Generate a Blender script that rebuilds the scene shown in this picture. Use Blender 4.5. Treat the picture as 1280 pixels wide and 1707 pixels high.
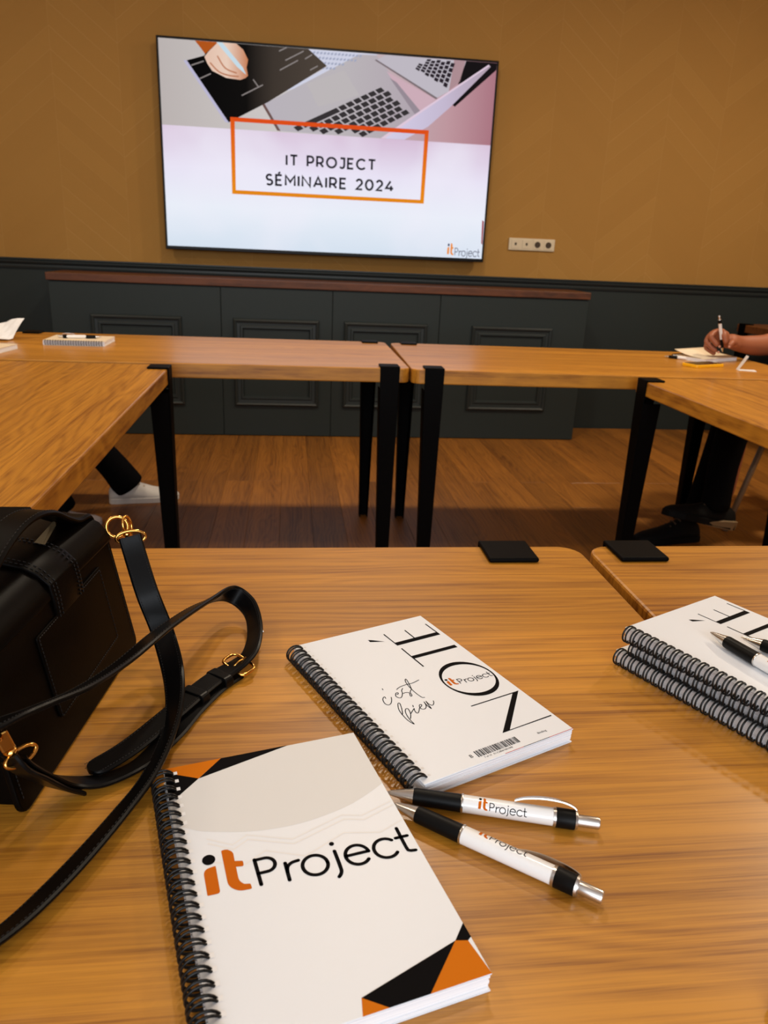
import bpy, bmesh, math, random
from mathutils import Vector, Matrix, Euler
random.seed(7)
PI = math.pi
for o in list(bpy.data.objects): bpy.data.objects.remove(o)
SC = bpy.context.scene
COL = SC.collection

# ------------------------------------------------------------------ camera
def cam_axes(yaw, pitch, roll):
    f = Vector((math.sin(yaw)*math.cos(pitch), math.cos(yaw)*math.cos(pitch), math.sin(pitch)))
    r0 = Vector((math.cos(yaw), -math.sin(yaw), 0)); u0 = r0.cross(f)
    r = r0*math.cos(roll) + u0*math.sin(roll); u = u0*math.cos(roll) - r0*math.sin(roll)
    return r, u, f
cd = bpy.data.cameras.new('camera'); cam = bpy.data.objects.new('camera', cd); COL.objects.link(cam)
r_, u_, f_ = cam_axes(0.1297977, -0.33204118, 0.04423409)
cam.matrix_world = Matrix(((r_.x, u_.x, -f_.x, 0), (r_.y, u_.y, -f_.y, 0), (r_.z, u_.z, -f_.z, 1.112), (0, 0, 0, 1)))
cd.sensor_fit = 'VERTICAL'; cd.sensor_height = 36; cd.lens = 36*1272.59/1707
cd.clip_start = 0.02; cd.clip_end = 50
cd.dof.use_dof = True; cd.dof.focus_distance = 0.68; cd.dof.aperture_fstop = 15.0
SC.camera = cam

# ------------------------------------------------------------------ light
SC.view_settings.view_transform = 'Standard'; SC.view_settings.look = 'None'
SC.view_settings.exposure = 0.0; SC.view_settings.gamma = 1.0; SC.view_settings.use_curve_mapping = False
W = bpy.data.worlds.new('world'); SC.world = W; W.use_nodes = True
W.node_tree.nodes['Background'].inputs[0].default_value = (0.55, 0.70, 1.0, 1)
W.node_tree.nodes['Background'].inputs[1].default_value = 0.6
def lamp(name, kind, loc, power, color, size=0.2, rot=(0, 0, 0), sizey=None, **k):
    l = bpy.data.lights.new(name, kind); l.energy = power; l.color = color
    if kind == 'AREA':
        l.shape = 'RECTANGLE' if sizey else 'DISK'; l.size = size
        if sizey: l.size_y = sizey
    else: l.shadow_soft_size = size
    for a, v in k.items(): setattr(l, a, v)
    o = bpy.data.objects.new(name, l); o.location = loc; o.rotation_euler = rot; COL.objects.link(o); return o
WARM = (1.0, 0.84, 0.64); DAY = (0.88, 0.94, 1.0)
CEIL = 2.95
for lx, kx in ((-2.0, .85), (0.35, 1.1), (2.75, 2.0)):   # recessed ceiling downlights
    for ly, pw in ((2.75, 24*kx), (1.25, 10)):
        lamp('downlight', 'AREA', (lx, ly, CEIL-0.02), pw, WARM, 0.22)
lamp('window_daylight', 'AREA', (-0.2, -2.62, 1.75), 104, DAY, 3.2, (PI/2, 0, 0), 1.7)

# ------------------------------------------------------------------ mesh helpers
def link(name, me, mat=None, parent=None):
    if mat and not me.materials: me.materials.append(mat)
    o = bpy.data.objects.new(name, me); COL.objects.link(o)
    if parent: o.parent = parent
    return o
def mk(name, v, f, mat=None, parent=None, smooth=False, mats=None, mi=None):
    me = bpy.data.meshes.new(name); me.from_pydata([tuple(p) for p in v], [], [tuple(q) for q in f]); 
    for m in (mats or ([mat] if mat else [])): me.materials.append(m)
    if mi: me.polygons.foreach_set('material_index', mi)
    if smooth: me.polygons.foreach_set('use_smooth', [True]*len(me.polygons))
    me.update()
    return link(name, me, None, parent)
def bmo(name, bm, mat=None, parent=None, smooth=False, bevel=0, seg=2, angle=0.6):
    bmesh.ops.recalc_face_normals(bm, faces=bm.faces[:])
    if bevel:
        es = [e for e in bm.edges if len(e.link_faces) == 2 and e.calc_face_angle(0) > angle]
        bmesh.ops.bevel(bm, geom=es, offset=bevel, segments=seg, profile=0.5, affect='EDGES', clamp_overlap=True)
    me = bpy.data.meshes.new(name); bm.to_mesh(me); bm.free()
    if smooth: me.polygons.foreach_set('use_smooth', [True]*len(me.polygons))
    return link(name, me, mat, parent)
def box(bm, x0, x1, y0, y1, z0, z1):
    vs = [bm.verts.new(p) for p in ((x0,y0,z0),(x1,y0,z0),(x1,y1,z0),(x0,y1,z0),(x0,y0,z1),(x1,y0,z1),(x1,y1,z1),(x0,y1,z1))]
    for q in ((0,3,2,1),(4,5,6,7),(0,1,5,4),(1,2,6,5),(2,3,7,6),(3,0,4,7)): bm.faces.new([vs[i] for i in q])
    return vs
def boxo(name, dims, mat, parent=None, bevel=0, seg=2):
    bm = bmesh.new(); box(bm, *dims); return bmo(name, bm, mat, parent, False, bevel, seg)
def prism(bm, pts, z0, z1):
    a = [bm.verts.new((p[0], p[1], z0)) for p in pts]; b = [bm.verts.new((p[0], p[1], z1)) for p in pts]
    n = len(pts); bm.faces.new(a[::-1]); bm.faces.new(b)
    for i in range(n): bm.faces.new((a[i], a[(i+1) % n], b[(i+1) % n], b[i]))
def rrect(x0, x1, y0, y1, r, n=6):
    out = []
    for cx, cy, a0 in ((x1-r, y0+r, -PI/2), (x1-r, y1-r, 0), (x0+r, y1-r, PI/2), (x0+r, y0+r, PI)):
        for i in range(n+1):
            a = a0+PI/2*i/n; out.append((cx+r*math.cos(a), cy+r*math.sin(a)))
    return out
def catmull(pts, n=6):
    P = [Vector(p) for p in pts]; out = []
    for i in range(len(P)-1):
        p0 = P[max(i-1, 0)]; p1 = P[i]; p2 = P[i+1]; p3 = P[min(i+2, len(P)-1)]
        for k in range(n):
            t = k/n
            out.append(0.5*((2*p1)+(p2-p0)*t+(2*p0-5*p1+4*p2-p3)*t*t+(3*p1-p0-3*p2+p3)*t*t*t))
    out.append(P[-1]); return out
def tube(bm, pts, r, n=8, closed=False, cap=True):
    pts = [Vector(p) for p in pts]; N = len(pts); R = r if isinstance(r, (list, tuple)) else [r]*N
    rings = []; up = None
    for i, p in enumerate(pts):
        if closed: t = pts[(i+1) % N]-pts[i-1]
        else: t = pts[min(i+1, N-1)]-pts[max(i-1, 0)]
        if t.length < 1e-9: t = Vector((0, 0, 1))
        t.normalize()
        if up is None: up = Vector((0, 0, 1)) if abs(t.z) < 0.9 else Vector((1, 0, 0))
        up = (up-t*up.dot(t)).normalized(); s = t.cross(up)
        rings.append([bm.verts.new(p+(up*math.cos(2*PI*k/n)+s*math.sin(2*PI*k/n))*R[i]) for k in range(n)])
    for i in range(N if closed else N-1):
        a, b = rings[i], rings[(i+1) % N]
        for k in range(n): bm.faces.new((a[k], a[(k+1) % n], b[(k+1) % n], b[k]))
    if cap and not closed: bm.faces.new(rings[0][::-1]); bm.faces.new(rings[-1])
def lathe_x(bm, prof, n=20):
    """profile (x, radius) turned round the X axis"""
    rings = []
    for x, r in prof:
        r = max(r, 1e-5)
        rings.append([bm.verts.new((x, r*math.cos(2*PI*k/n), r*math.sin(2*PI*k/n))) for k in range(n)])
    for a, b in zip(rings, rings[1:]):
        for k in range(n): bm.faces.new((a[k], a[(k+1) % n], b[(k+1) % n], b[k]))
    bm.faces.new(rings[0][::-1]); bm.faces.new(rings[-1])
def ribbon(name, pts, wid, width, thick, mat, parent=None, n=6, roundend=False, taper=None):
    """strap: centre line pts with a width direction at each point"""
    c = catmull(pts, n); w = catmull(wid, n); bm = bmesh.new(); rings = []; N = len(c)
    for i, p in enumerate(c):
        t = (c[min(i+1, N-1)]-c[max(i-1, 0)]).normalized()
        d = w[i]-t*w[i].dot(t); d.normalize(); m = t.cross(d)
        hw = width/2
        if roundend:
            left = (c[-1]-p).length
            if left < hw: hw = math.sqrt(max(hw*hw-(hw-left)**2, 1e-7))
        h = thick/2; q = hw*0.86
        rings.append([bm.verts.new(p+d*a+m*b) for a, b in ((-hw, -h*.3), (-q, -h), (q, -h), (hw, -h*.3), (hw, h*.3), (q, h), (-q, h), (-hw, h*.3))])
    for a, b in zip(rings, rings[1:]):
        for k in range(8): bm.faces.new((a[k], a[(k+1) % 8], b[(k+1) % 8], b[k]))
    bm.faces.new(rings[0][::-1]); bm.faces.new(rings[-1])
    o = bmo(name, bm, mat, parent, True); smooth_by_angle(o, .35)
    return o, c, w
def smooth_by_angle(o, ang=0.7):
    me = o.data
    bm = bmesh.new(); bm.from_mesh(me)
    for e in bm.edges: e.smooth = not (len(e.link_faces) == 2 and e.calc_face_angle(0) > ang)
    for f in bm.faces: f.smooth = True
    bm.to_mesh(me); bm.free()
def empty(name, loc=(0, 0, 0), rz=0):
    o = bpy.data.objects.new(name, None); o.location = loc; o.rotation_euler = (0, 0, rz); o.empty_display_size = .05
    COL.objects.link(o); return o
def tag(o, label=None, cat=None, group=None, kind=None):
    if label: o['label'] = label
    if cat: o['category'] = cat
    if group: o['group'] = group
    if kind: o['kind'] = kind
    return o
def copy_tree(o, parent=None):
    c = o.copy(); COL.objects.link(c); c.parent = parent
    for ch in list(o.children): copy_tree(ch, c)
    return c

# ------------------------------------------------------------------ flat print: strokes and polygons
class Print:
    def __init__(s): s.v = []; s.f = []
    def poly(s, pts):
        b = len(s.v); s.v += [tuple(p[:2]) for p in pts]; s.f.append(tuple(range(b, b+len(pts))))
    def strip(s, A, B, closed=True):
        b = len(s.v); n = len(A); s.v += [tuple(p) for p in A]+[tuple(p) for p in B]
        for i in range(n if closed else n-1):
            j = (i+1) % n; s.f.append((b+i, b+j, b+n+j, b+n+i))
    def dot(s, x, y, r, ry=None, n=18): s.poly([(x+r*math.cos(2*PI*k/n), y+(ry or r)*math.sin(2*PI*k/n)) for k in range(n)])
    def stroke(s, pts, w, cap=True, smooth=0):
        P = [Vector((p[0], p[1])) for p in pts]
        if smooth: P = [Vector((p[0], p[1])) for p in catmull([(q[0], q[1], 0) for q in pts], smooth)]
        Q = [P[0]]
        for p in P[1:]:
            if (p-Q[-1]).length > 1e-6: Q.append(p)
        P = Q; h = w/2; A = []; B = []
        for i, p in enumerate(P):
            d0 = (P[i]-P[i-1]).normalized() if i else (P[1]-P[0]).normalized()
            d1 = (P[i+1]-P[i]).normalized() if i < len(P)-1 else d0
            m = d0+d1
            if m.length < 0.3: m = d1.copy()
            m.normalize(); nn = Vector((-m.y, m.x)); k = min(1/max(nn.dot(Vector((-d1.y, d1.x))), .4), 1.8)
            A.append(p+nn*h*k); B.append(p-nn*h*k)
        s.strip(A, B, False)
        if cap: s.dot(P[0].x, P[0].y, h, n=12); s.dot(P[-1].x, P[-1].y, h, n=12)
    def arc(s, cx, cy, rx, ry, a0, a1, w, n=20):
        s.stroke([(cx+rx*math.cos(math.radians(a0+(a1-a0)*k/n)), cy+ry*math.sin(math.radians(a0+(a1-a0)*k/n))) for k in range(n+1)], w)
    def build(s, name, mat, parent, fn): return mk(name, [fn(*p) for p in s.v], s.f, mat, parent)
def rounded(pts, r, n=4):
    out = []; N = len(pts)
    for i in range(N):
        p = Vector(pts[i][:2]); a = Vector(pts[i-1][:2]); b = Vector(pts[(i+1) % N][:2])
        rr = r[i] if isinstance(r, (list, tuple)) else r
        if rr <= 0: out.append(tuple(p)); continue
        da = (a-p).normalized(); db = (b-p).normalized()
        p0 = p+da*min(rr, (a-p).length*.49); p1 = p+db*min(rr, (b-p).length*.49)
        for k in range(n+1):
            t = k/n; q = p0*(1-t)**2+p*2*t*(1-t)+p1*t*t; out.append(tuple(q))
    return out
def logo():
    """company logo in a 124.7 wide box, origin lower left, y up: returns (orange, dark) prints"""
    X = lambda s: s+128.5
    Yt = lambda t: 123.0-t
    O = Print(); D = Print(); LO = []; LD = []
    def cut(P, L):
        q = Print(); q.v, q.f = list(P.v), list(P.f); P.v.clear(); P.f.clear(); L.append(q)
    T = lambda l: [(X(a), Yt(b)) for a, b in l]
    O.poly(rounded(T([(-128.3, 101.3), (-120.9, 100.3), (-121.3, 121.4), (-128.5, 121.2)]), [4.5, 0.6, 2, .8]))
    cut(O, LO)
    O.poly(rounded(T([(-116.0, 89.3), (-112.5, 89.0), (-109.3, 92.5), (-109.6, 99.9), (-104.8, 101.2), (-105.2, 105.4), (-109.6, 104.6), (-109.8, 115.5), (-107.3, 119.0), (-103.8, 119.6), (-103.6, 123.6), (-111.0, 123.2), (-116.3, 118.0)]), [.8, 2, 2, .3, 1, 1, .3, 2.5, 1, 1, 1, 3, 4]))
    cut(O, LO)
    D.dot(X(-124.1), Yt(94.4), 3.9, 4.1)
    cut(D, LD)
    w = 2.3
    D.stroke(T([(-98.3, 102.5), (-98.1, 122.3)]), w)
    P = T([(-98.2, 102.9), (-92.5, 102.9)]); cx, cy, r = X(-92.5), Yt(108.3), 5.4
    P += [(cx+r*math.cos(a), cy+r*math.sin(a)) for a in [PI/2-PI*k/12 for k in range(13)]]; P += T([(-98.2, 113.7)])
    D.stroke(P, w)
    cut(D, LD)
    D.stroke(T([(-81.4, 110.6), (-81.8, 124)]), w)
    D.stroke(T([(-81.6, 117.5), (-80.6, 113.8), (-77.6, 111.4), (-73.4, 110.8)]), w, smooth=4)
    cut(D, LD)
    D.arc(X(-64.6), Yt(117.4), 7.6, 7.7, 0, 360, w, 32)
    cut(D, LD)
    D.dot(X(-50.6), Yt(104.0), 1.6); D.stroke(T([(-50.6, 110.2), (-50.8, 124), (-51.6, 128), (-53.6, 130.4)]), w, smooth=4)
    cut(D, LD)
    D.stroke(T([(-45.2, 116.4), (-31.0, 116.4)]), w); D.arc(X(-38.0), Yt(117.2), 7.4, 7.8, 5, 318, w, 28)
    cut(D, LD)
    D.arc(X(-19.6), Yt(117.4), 7.6, 7.8, 42, 318, w, 28)
    cut(D, LD)
    D.stroke(T([(-7.4, 103.5), (-7.4, 120.5), (-6.3, 123.6), (-2.6, 124.4)]), w, smooth=4)
    D.stroke(T([(-11.0, 111.4), (-3.2, 111.4)]), w)
    cut(D, LD)
    return LO, LD
def merged(L):
    P = Print()
    for q in L:
        b = len(P.v); P.v += q.v; P.f += [tuple(i+b for i in f) for f in q.f]
    return P
def put_logo(par, mo, md, fn, each=False, name='logo'):
    O, D = logo()
    for L, m, nm in ((O, mo, name+'_orange'), (D, md, name+'_dark')):
        for q in (L if each else [merged(L)]):
            o = q.build('logo_letter' if each else nm, m, par, fn)
            if not each: o['kind'] = 'stuff'
GL = {  # stroke capitals, cap height 1: (width, strokes)
 'I': (0.0, [[(0, 0), (0, 1)]]), 'T': (.74, [[(0, 1), (.74, 1)], [(.37, 0), (.37, 1)]]),
 'P': (.62, [[(0, 0), (0, 1), (.32, 1), ('a', .32, .69, .3, .31, 90, -90), (0, .38)]]),
 'R': (.66, [[(0, 0), (0, 1), (.32, 1), ('a', .32, .69, .3, .31, 90, -90), (0, .38)], [(.34, .38), (.66, 0)]]),
 'O': (1.0, [[('a', .5, .5, .5, .5, 90, 450)]]), 'J': (.48, [[(.06, 1), (.48, 1), (.48, .3), ('a', .24, .28, .24, .28, 0, -150)]]),
 'E': (.58, [[(.58, 1), (0, 1), (0, 0), (.58, 0)], [(0, .51), (.5, .51)]]),
 'C': (.86, [[('a', .5, .5, .5, .5, 42, 318)]]),
 'S': (.58, [[('a', .29, .74, .27, .26, 35, 255), ('a', .29, .25, .29, .26, 75, -145)]]),
 'M': (.92, [[(0, 0), (0, 1), (.46, .36), (.92, 1), (.92, 0)]]), 'N': (.78, [[(0, 0), (0, 1), (.78, 0), (.78, 1)]]),
 'A': (.86, [[(0, 0), (.43, 1), (.86, 0)], [(.16, .3), (.7, .3)]]),
 '2': (.6, [[('a', .3, .7, .28, .3, 165, -30), (.02, 0), (.62, 0)]]), '0': (.72, [[('a', .36, .5, .36, .5, 90, 450)]]),
 '4': (.72, [[(.46, 1), (0, .26), (.76, .26)], [(.54, .52), (.54, 0)]]), ' ': (.3, [])}
def stroke_text(s, w, gap):
    pr = Print(); x = 0
    for ch in s:
        acc = ch == 'É'; wd, st = GL['E' if acc else ch]
        for poly in st:
            pts = []
            for q in poly:
                if q[0] == 'a':
                    _, cx, cy, rx, ry, a0, a1 = q
                    pts += [(x+cx+rx*math.cos(math.radians(a0+(a1-a0)*k/16)), cy+ry*math.sin(math.radians(a0+(a1-a0)*k/16))) for k in range(17)]
                else: pts.append((x+q[0], q[1]))
            pr.stroke(pts, w, cap=False)
        if acc: pr.stroke([(x+.22, 1.14), (x+.42, 1.32)], w*.9, cap=False)
        x += wd+gap
    return pr, x-gap
def font_print(name, text, size, mat, parent, fn):
    """tiny running print with the built-in font, flattened to a mesh"""
    cu = bpy.data.curves.new(name, 'FONT'); cu.body = text; cu.size = size; cu.resolution_u = 3
    o = bpy.data.objects.new(name, cu); COL.objects.link(o); dg = bpy.context.evaluated_depsgraph_get()
    me = bpy.data.meshes.new_from_object(o.evaluated_get(dg)); bpy.data.objects.remove(o)
    me.name = name
    for v in me.vertices: v.co = fn(v.co.x, v.co.y)
    me.materials.clear(); o = link(name, me, mat, parent); o['kind'] = 'stuff'; return o

# ------------------------------------------------------------------ materials
def nodes(m): return m.node_tree.nodes, m.node_tree.links
def mat(name, col, rough=0.5, metal=0.0, spec=0.5, coat=0.0, emis=None, es=1.0):
    m = bpy.data.materials.new(name); m.use_nodes = True; b = m.node_tree.nodes['Principled BSDF']
    b.inputs['Base Color'].default_value = (*col, 1); b.inputs['Roughness'].default_value = rough
    b.inputs['Metallic'].default_value = metal; b.inputs['Specular IOR Level'].default_value = spec
    b.inputs['Coat Weight'].default_value = coat
    if emis: b.inputs['Emission Color'].default_value = (*emis, 1); b.inputs['Emission Strength'].default_value = es
    return m
def S(r, g, b):
    return tuple(((c/255)/12.92 if c/255 <= .04045 else ((c/255+.055)/1.055)**2.4) for c in (r, g, b))
def bumpy(m, scale, strength, dist=0.001, detail=4, stretch=None, coord='Object'):
    n, l = nodes(m); b = n['Principled BSDF']; tc = n.new('ShaderNodeTexCoord'); nz = n.new('ShaderNodeTexNoise')
    nz.inputs['Scale'].default_value = scale; nz.inputs['Detail'].default_value = detail
    src = tc.outputs[coord]
    if stretch:
        mp = n.new('ShaderNodeMapping'); mp.inputs['Scale'].default_value = stretch; l.new(src, mp.inputs[0]); src = mp.outputs[0]
    l.new(src, nz.inputs['Vector']); bp = n.new('ShaderNodeBump'); bp.inputs['Strength'].default_value = strength; bp.inputs['Distance'].default_value = dist
    l.new(nz.outputs[0], bp.inputs['Height']); l.new(bp.outputs[0], b.inputs['Normal']); return m
def ramp(n, stops):
    r = n.new('ShaderNodeValToRGB'); e = r.color_ramp.elements
    while len(e) < len(stops): e.new(0.5)
    for k, (p, c) in enumerate(stops): e[k].position = p; e[k].color = (*c, 1)
    return r
def mathn(n, l, op, a, b=None, c=None):
    q = n.new('ShaderNodeMath'); q.operation = op
    for i, v in enumerate((a, b, c)):
        if v is None: continue
        if isinstance(v, (int, float)): q.inputs[i].default_value = v
        else: l.new(v, q.inputs[i])
    return q.outputs[0]
def mixc(n, l, fac, a, b, mode='MIX'):
    q = n.new('ShaderNodeMix'); q.data_type = 'RGBA'; q.blend_type = mode
    for s, v in ((0, fac), (6, a), (7, b)):
        if isinstance(v, (int, float)): q.inputs[s].default_value = v
        elif isinstance(v, tuple): q.inputs[s].default_value = (*v, 1)
        else: l.new(v, q.inputs[s])
    return q.outputs[2]
def oak(name, base, dark, rough, stave=None, grain=1.0, rnd=False, coat=0.25):
    """oak with the grain along local X; staves across local Y"""
    m = mat(name, base, rough, coat=coat); n, l = nodes(m); b = n['Principled BSDF']; b.inputs['Coat Roughness'].default_value = .18
    tc = n.new('ShaderNodeTexCoord'); sx = n.new('ShaderNodeSeparateXYZ'); l.new(tc.outputs['Object'], sx.inputs[0])
    x, y, z = sx.outputs
    oi = n.new('ShaderNodeObjectInfo'); rv = oi.outputs['Random']
    if stave:
        row = mathn(n, l, 'FLOOR', mathn(n, l, 'DIVIDE', y, stave))
        wn = n.new('ShaderNodeTexWhiteNoise'); wn.noise_dimensions = '2D'
        sh = n.new('ShaderNodeCombineXYZ'); l.new(row, sh.inputs[0]); l.new(rv, sh.inputs[1]); l.new(sh.outputs[0], wn.inputs['Vector'])
        tint = wn.outputs['Value']
    else: tint = rv
    cx = n.new('ShaderNodeCombineXYZ')
    l.new(mathn(n, l, 'ADD', x, mathn(n, l, 'MULTIPLY', tint, 37.0)), cx.inputs[0]); l.new(mathn(n, l, 'ADD', y, mathn(n, l, 'MULTIPLY', tint, 11.0)), cx.inputs[1]); l.new(z, cx.inputs[2])
    def noise(sc, vec, det=6, dist=0.0, ro=.6):
        mp = n.new('ShaderNodeMapping'); mp.inputs['Scale'].default_value = vec; l.new(cx.outputs[0], mp.inputs[0])
        q = n.new('ShaderNodeTexNoise'); q.inputs['Scale'].default_value = sc; q.inputs['Detail'].default_value = det
        q.inputs['Distortion'].default_value = dist; q.inputs['Roughness'].default_value = ro; l.new(mp.outputs[0], q.inputs['Vector']); return q.outputs[0]
    fine = noise(1.0, (5.0, 560, 90), 4, .15, .6); mid = noise(1.0, (1.2, 130, 30), 5, .25); big = noise(1.0, (.8, 14, 6), 4, .6)
    pore = noise(1.0, (26, 900, 140), 3, .1, .55)
    # cathedral figure: rings of a slowly wandering field
    ring = mathn(n, l, 'SINE', mathn(n, l, 'ADD', mathn(n, l, 'MULTIPLY', y, 300.0), mathn(n, l, 'MULTIPLY', noise(1.0, (1.5, 9, 4), 2, .4), 60.0)))
    ring = mathn(n, l, 'MULTIPLY_ADD', ring, .5, .5)
    v = mathn(n, l, 'MULTIPLY', fine, .30)
    for q, wgt in ((mid, .26), (ring, .06), (big, .28), (pore, .14)): v = mathn(n, l, 'ADD', v, mathn(n, l, 'MULTIPLY', q, wgt))
    r = ramp(n, [(.40, dark), (.50, tuple(a*.40+c*.60 for a, c in zip(dark, base))), (.60, base)]); l.new(v, r.inputs[0])
    var = mathn(n, l, 'MULTIPLY_ADD', tint, .46 if not stave else .18, .76 if not stave else .91)
    mul = n.new('ShaderNodeCombineXYZ')
    for i in range(3): l.new(var, mul.inputs[i])
    colr = mixc(n, l, 1.0, r.outputs[0], mul.outputs[0], 'MULTIPLY'); l.new(colr, b.inputs['Base Color'])
    l.new(mathn(n, l, 'MULTIPLY_ADD', fine, -.12, rough+.07), b.inputs['Roughness'])
    bp = n.new('ShaderNodeBump'); bp.inputs['Strength'].default_value = .12*grain; bp.inputs['Distance'].default_value = .0006
    l.new(fine, bp.inputs['Height']); l.new(bp.outputs[0], b.inputs['Normal'])
    return m
M = {}
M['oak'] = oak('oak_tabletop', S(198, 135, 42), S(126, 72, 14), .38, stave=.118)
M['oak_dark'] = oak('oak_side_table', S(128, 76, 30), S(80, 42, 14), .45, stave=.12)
M['floor_oak'] = oak('oak_floor', S(158, 102, 36), S(98, 57, 16), .46, None, 1.0, coat=.1)
M['mahogany'] = oak('mahogany_top', S(102, 56, 26), S(62, 31, 14), .55, None, coat=0)
M['floor_gap'] = mat('floor_gap', S(80, 48, 20), .9)
M['steel'] = bumpy(mat('black_steel', (.0018, .0016, .0016), .55, 0, .05), 900, .08)
M['green'] = bumpy(mat('dark_green_paint', S(40, 48, 48), .52, spec=.25), 60, .05, stretch=(1, 1, .15))
M['green_rail'] = mat('dark_green_gloss', S(40, 47, 48), .40, spec=.35)
M['ceiling'] = mat('white_ceiling', (.78, .76, .72), .9)
M['black'] = mat('black_plastic', (.008, .008, .009), .28)
M['ink'] = mat('black_ink', (.003, .0025, .003), .6, spec=.04)
M['orange'] = mat('orange_ink', S(204, 110, 4), .55, spec=.08)
M['orange_logo'] = mat('orange_logo_ink', S(198, 98, 4), .55, spec=.08)
M['grey_ink'] = mat('pale_grey_ink', (.71, .705, .69), .5)
M['line_ink'] = mat('faint_line_ink', (.81, .80, .785), .5)
M['red_ink'] = mat('red_ink', S(190, 40, 45), .5)
M['cover'] = bumpy(mat('white_card', (.80, .825, .86), .42, spec=.4), 900, .05, .0004)
M['cream'] = mat('cream_card', S(232, 214, 184), .55)
M['paper'] = bumpy(mat('white_paper', (.84, .84, .84), .7), 40, .1)
M['leather'] = bumpy(mat('black_leather', (.0018, .0011, .0008), .42, 0, .055), 420, .10, .0006)
M['leather2'] = bumpy(mat('black_strap_leather', (.0022, .002, .002), .36, 0, .13), 500, .10, .0005)
M['thread'] = mat('black_thread', (.014, .012, .011), .6, spec=.2)
M['suede'] = mat('tan_lining', S(92, 78, 50), .8)
M['gold'] = mat('gold_metal', S(236, 178, 92), .17, 1.0)
M['silver'] = mat('satin_silver', (.66, .64, .61), .28, 1.0)
M['wire'] = mat('black_wire', (.006, .006, .006), .32, spec=.3)
M['grip'] = mat('black_rubber', (.003, .003, .003), .45, spec=.14)
M['penwhite'] = mat('white_barrel', (.86, .85, .83), .22, coat=.3)
M['yellow'] = mat('yellow_case', S(245, 180, 10), .45)
M['screen_off'] = mat('phone_glass', (.006, .006, .007), .12)
M['socket'] = mat('socket_plastic', S(214, 200, 172), .4)
M['socket_dark'] = mat('socket_hole', S(66, 52, 34), .6)
M['skin'] = bumpy(mat('skin', S(150, 88, 58), .5, spec=.4), 120, .1)
M['skin2'] = bumpy(mat('skin_light', S(190, 140, 112), .5, spec=.4), 120, .1)
M['lip'] = mat('lip', S(132, 66, 54), .5)
M['nail'] = mat('finger_nail', S(196, 140, 116), .35)
M['hair'] = mat('dark_hair', (.012, .009, .007), .55)
M['trouser'] = bumpy(mat('black_trousers', (.004, .004, .0045), .9, spec=.04), 260, .3)
M['shirt'] = bumpy(mat('black_shirt', (.012, .012, .014), .9, spec=.2), 260, .3)
M['shirt2'] = bumpy(mat('navy_shirt', (.02, .025, .04), .9, spec=.2), 260, .3)
M['shoe_white'] = mat('white_shoe_leather', (.62, .60, .57), .5)
M['shoe_black'] = mat('black_shoe', (.006, .006, .006), .6, spec=.1)
M['sole_tan'] = mat('tan_midsole', S(132, 108, 74), .6)
M['lace'] = mat('pale_lace', S(196, 176, 146), .8)
M['lace_dark'] = mat('dark_lace', S(78, 62, 44), .8)
M['chair_leg'] = mat('beige_chair_leg', S(150, 128, 100), .45)
M['tv_black'] = mat('black_bezel', (.004, .004, .0045), .4, spec=.2)
def page_mat():
    m = mat('page_edges', (.86, .87, .89), .75); n, l = nodes(m); b = n['Principled BSDF']
    tc = n.new('ShaderNodeTexCoord'); sx = n.new('ShaderNodeSeparateXYZ'); l.new(tc.outputs['Object'], sx.inputs[0])
    w = n.new('ShaderNodeTexNoise'); w.noise_dimensions = '1D'; w.inputs['Scale'].default_value = 1500; w.inputs['Detail'].default_value = 2
    l.new(sx.outputs[2], w.inputs['W']); r = ramp(n, [(.36, (.70, .73, .80)), (.52, (.93, .94, .96))]); l.new(w.outputs[0], r.inputs[0]); l.new(r.outputs[0], b.inputs['Base Color']); return m
M['pages'] = page_mat()
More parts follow.
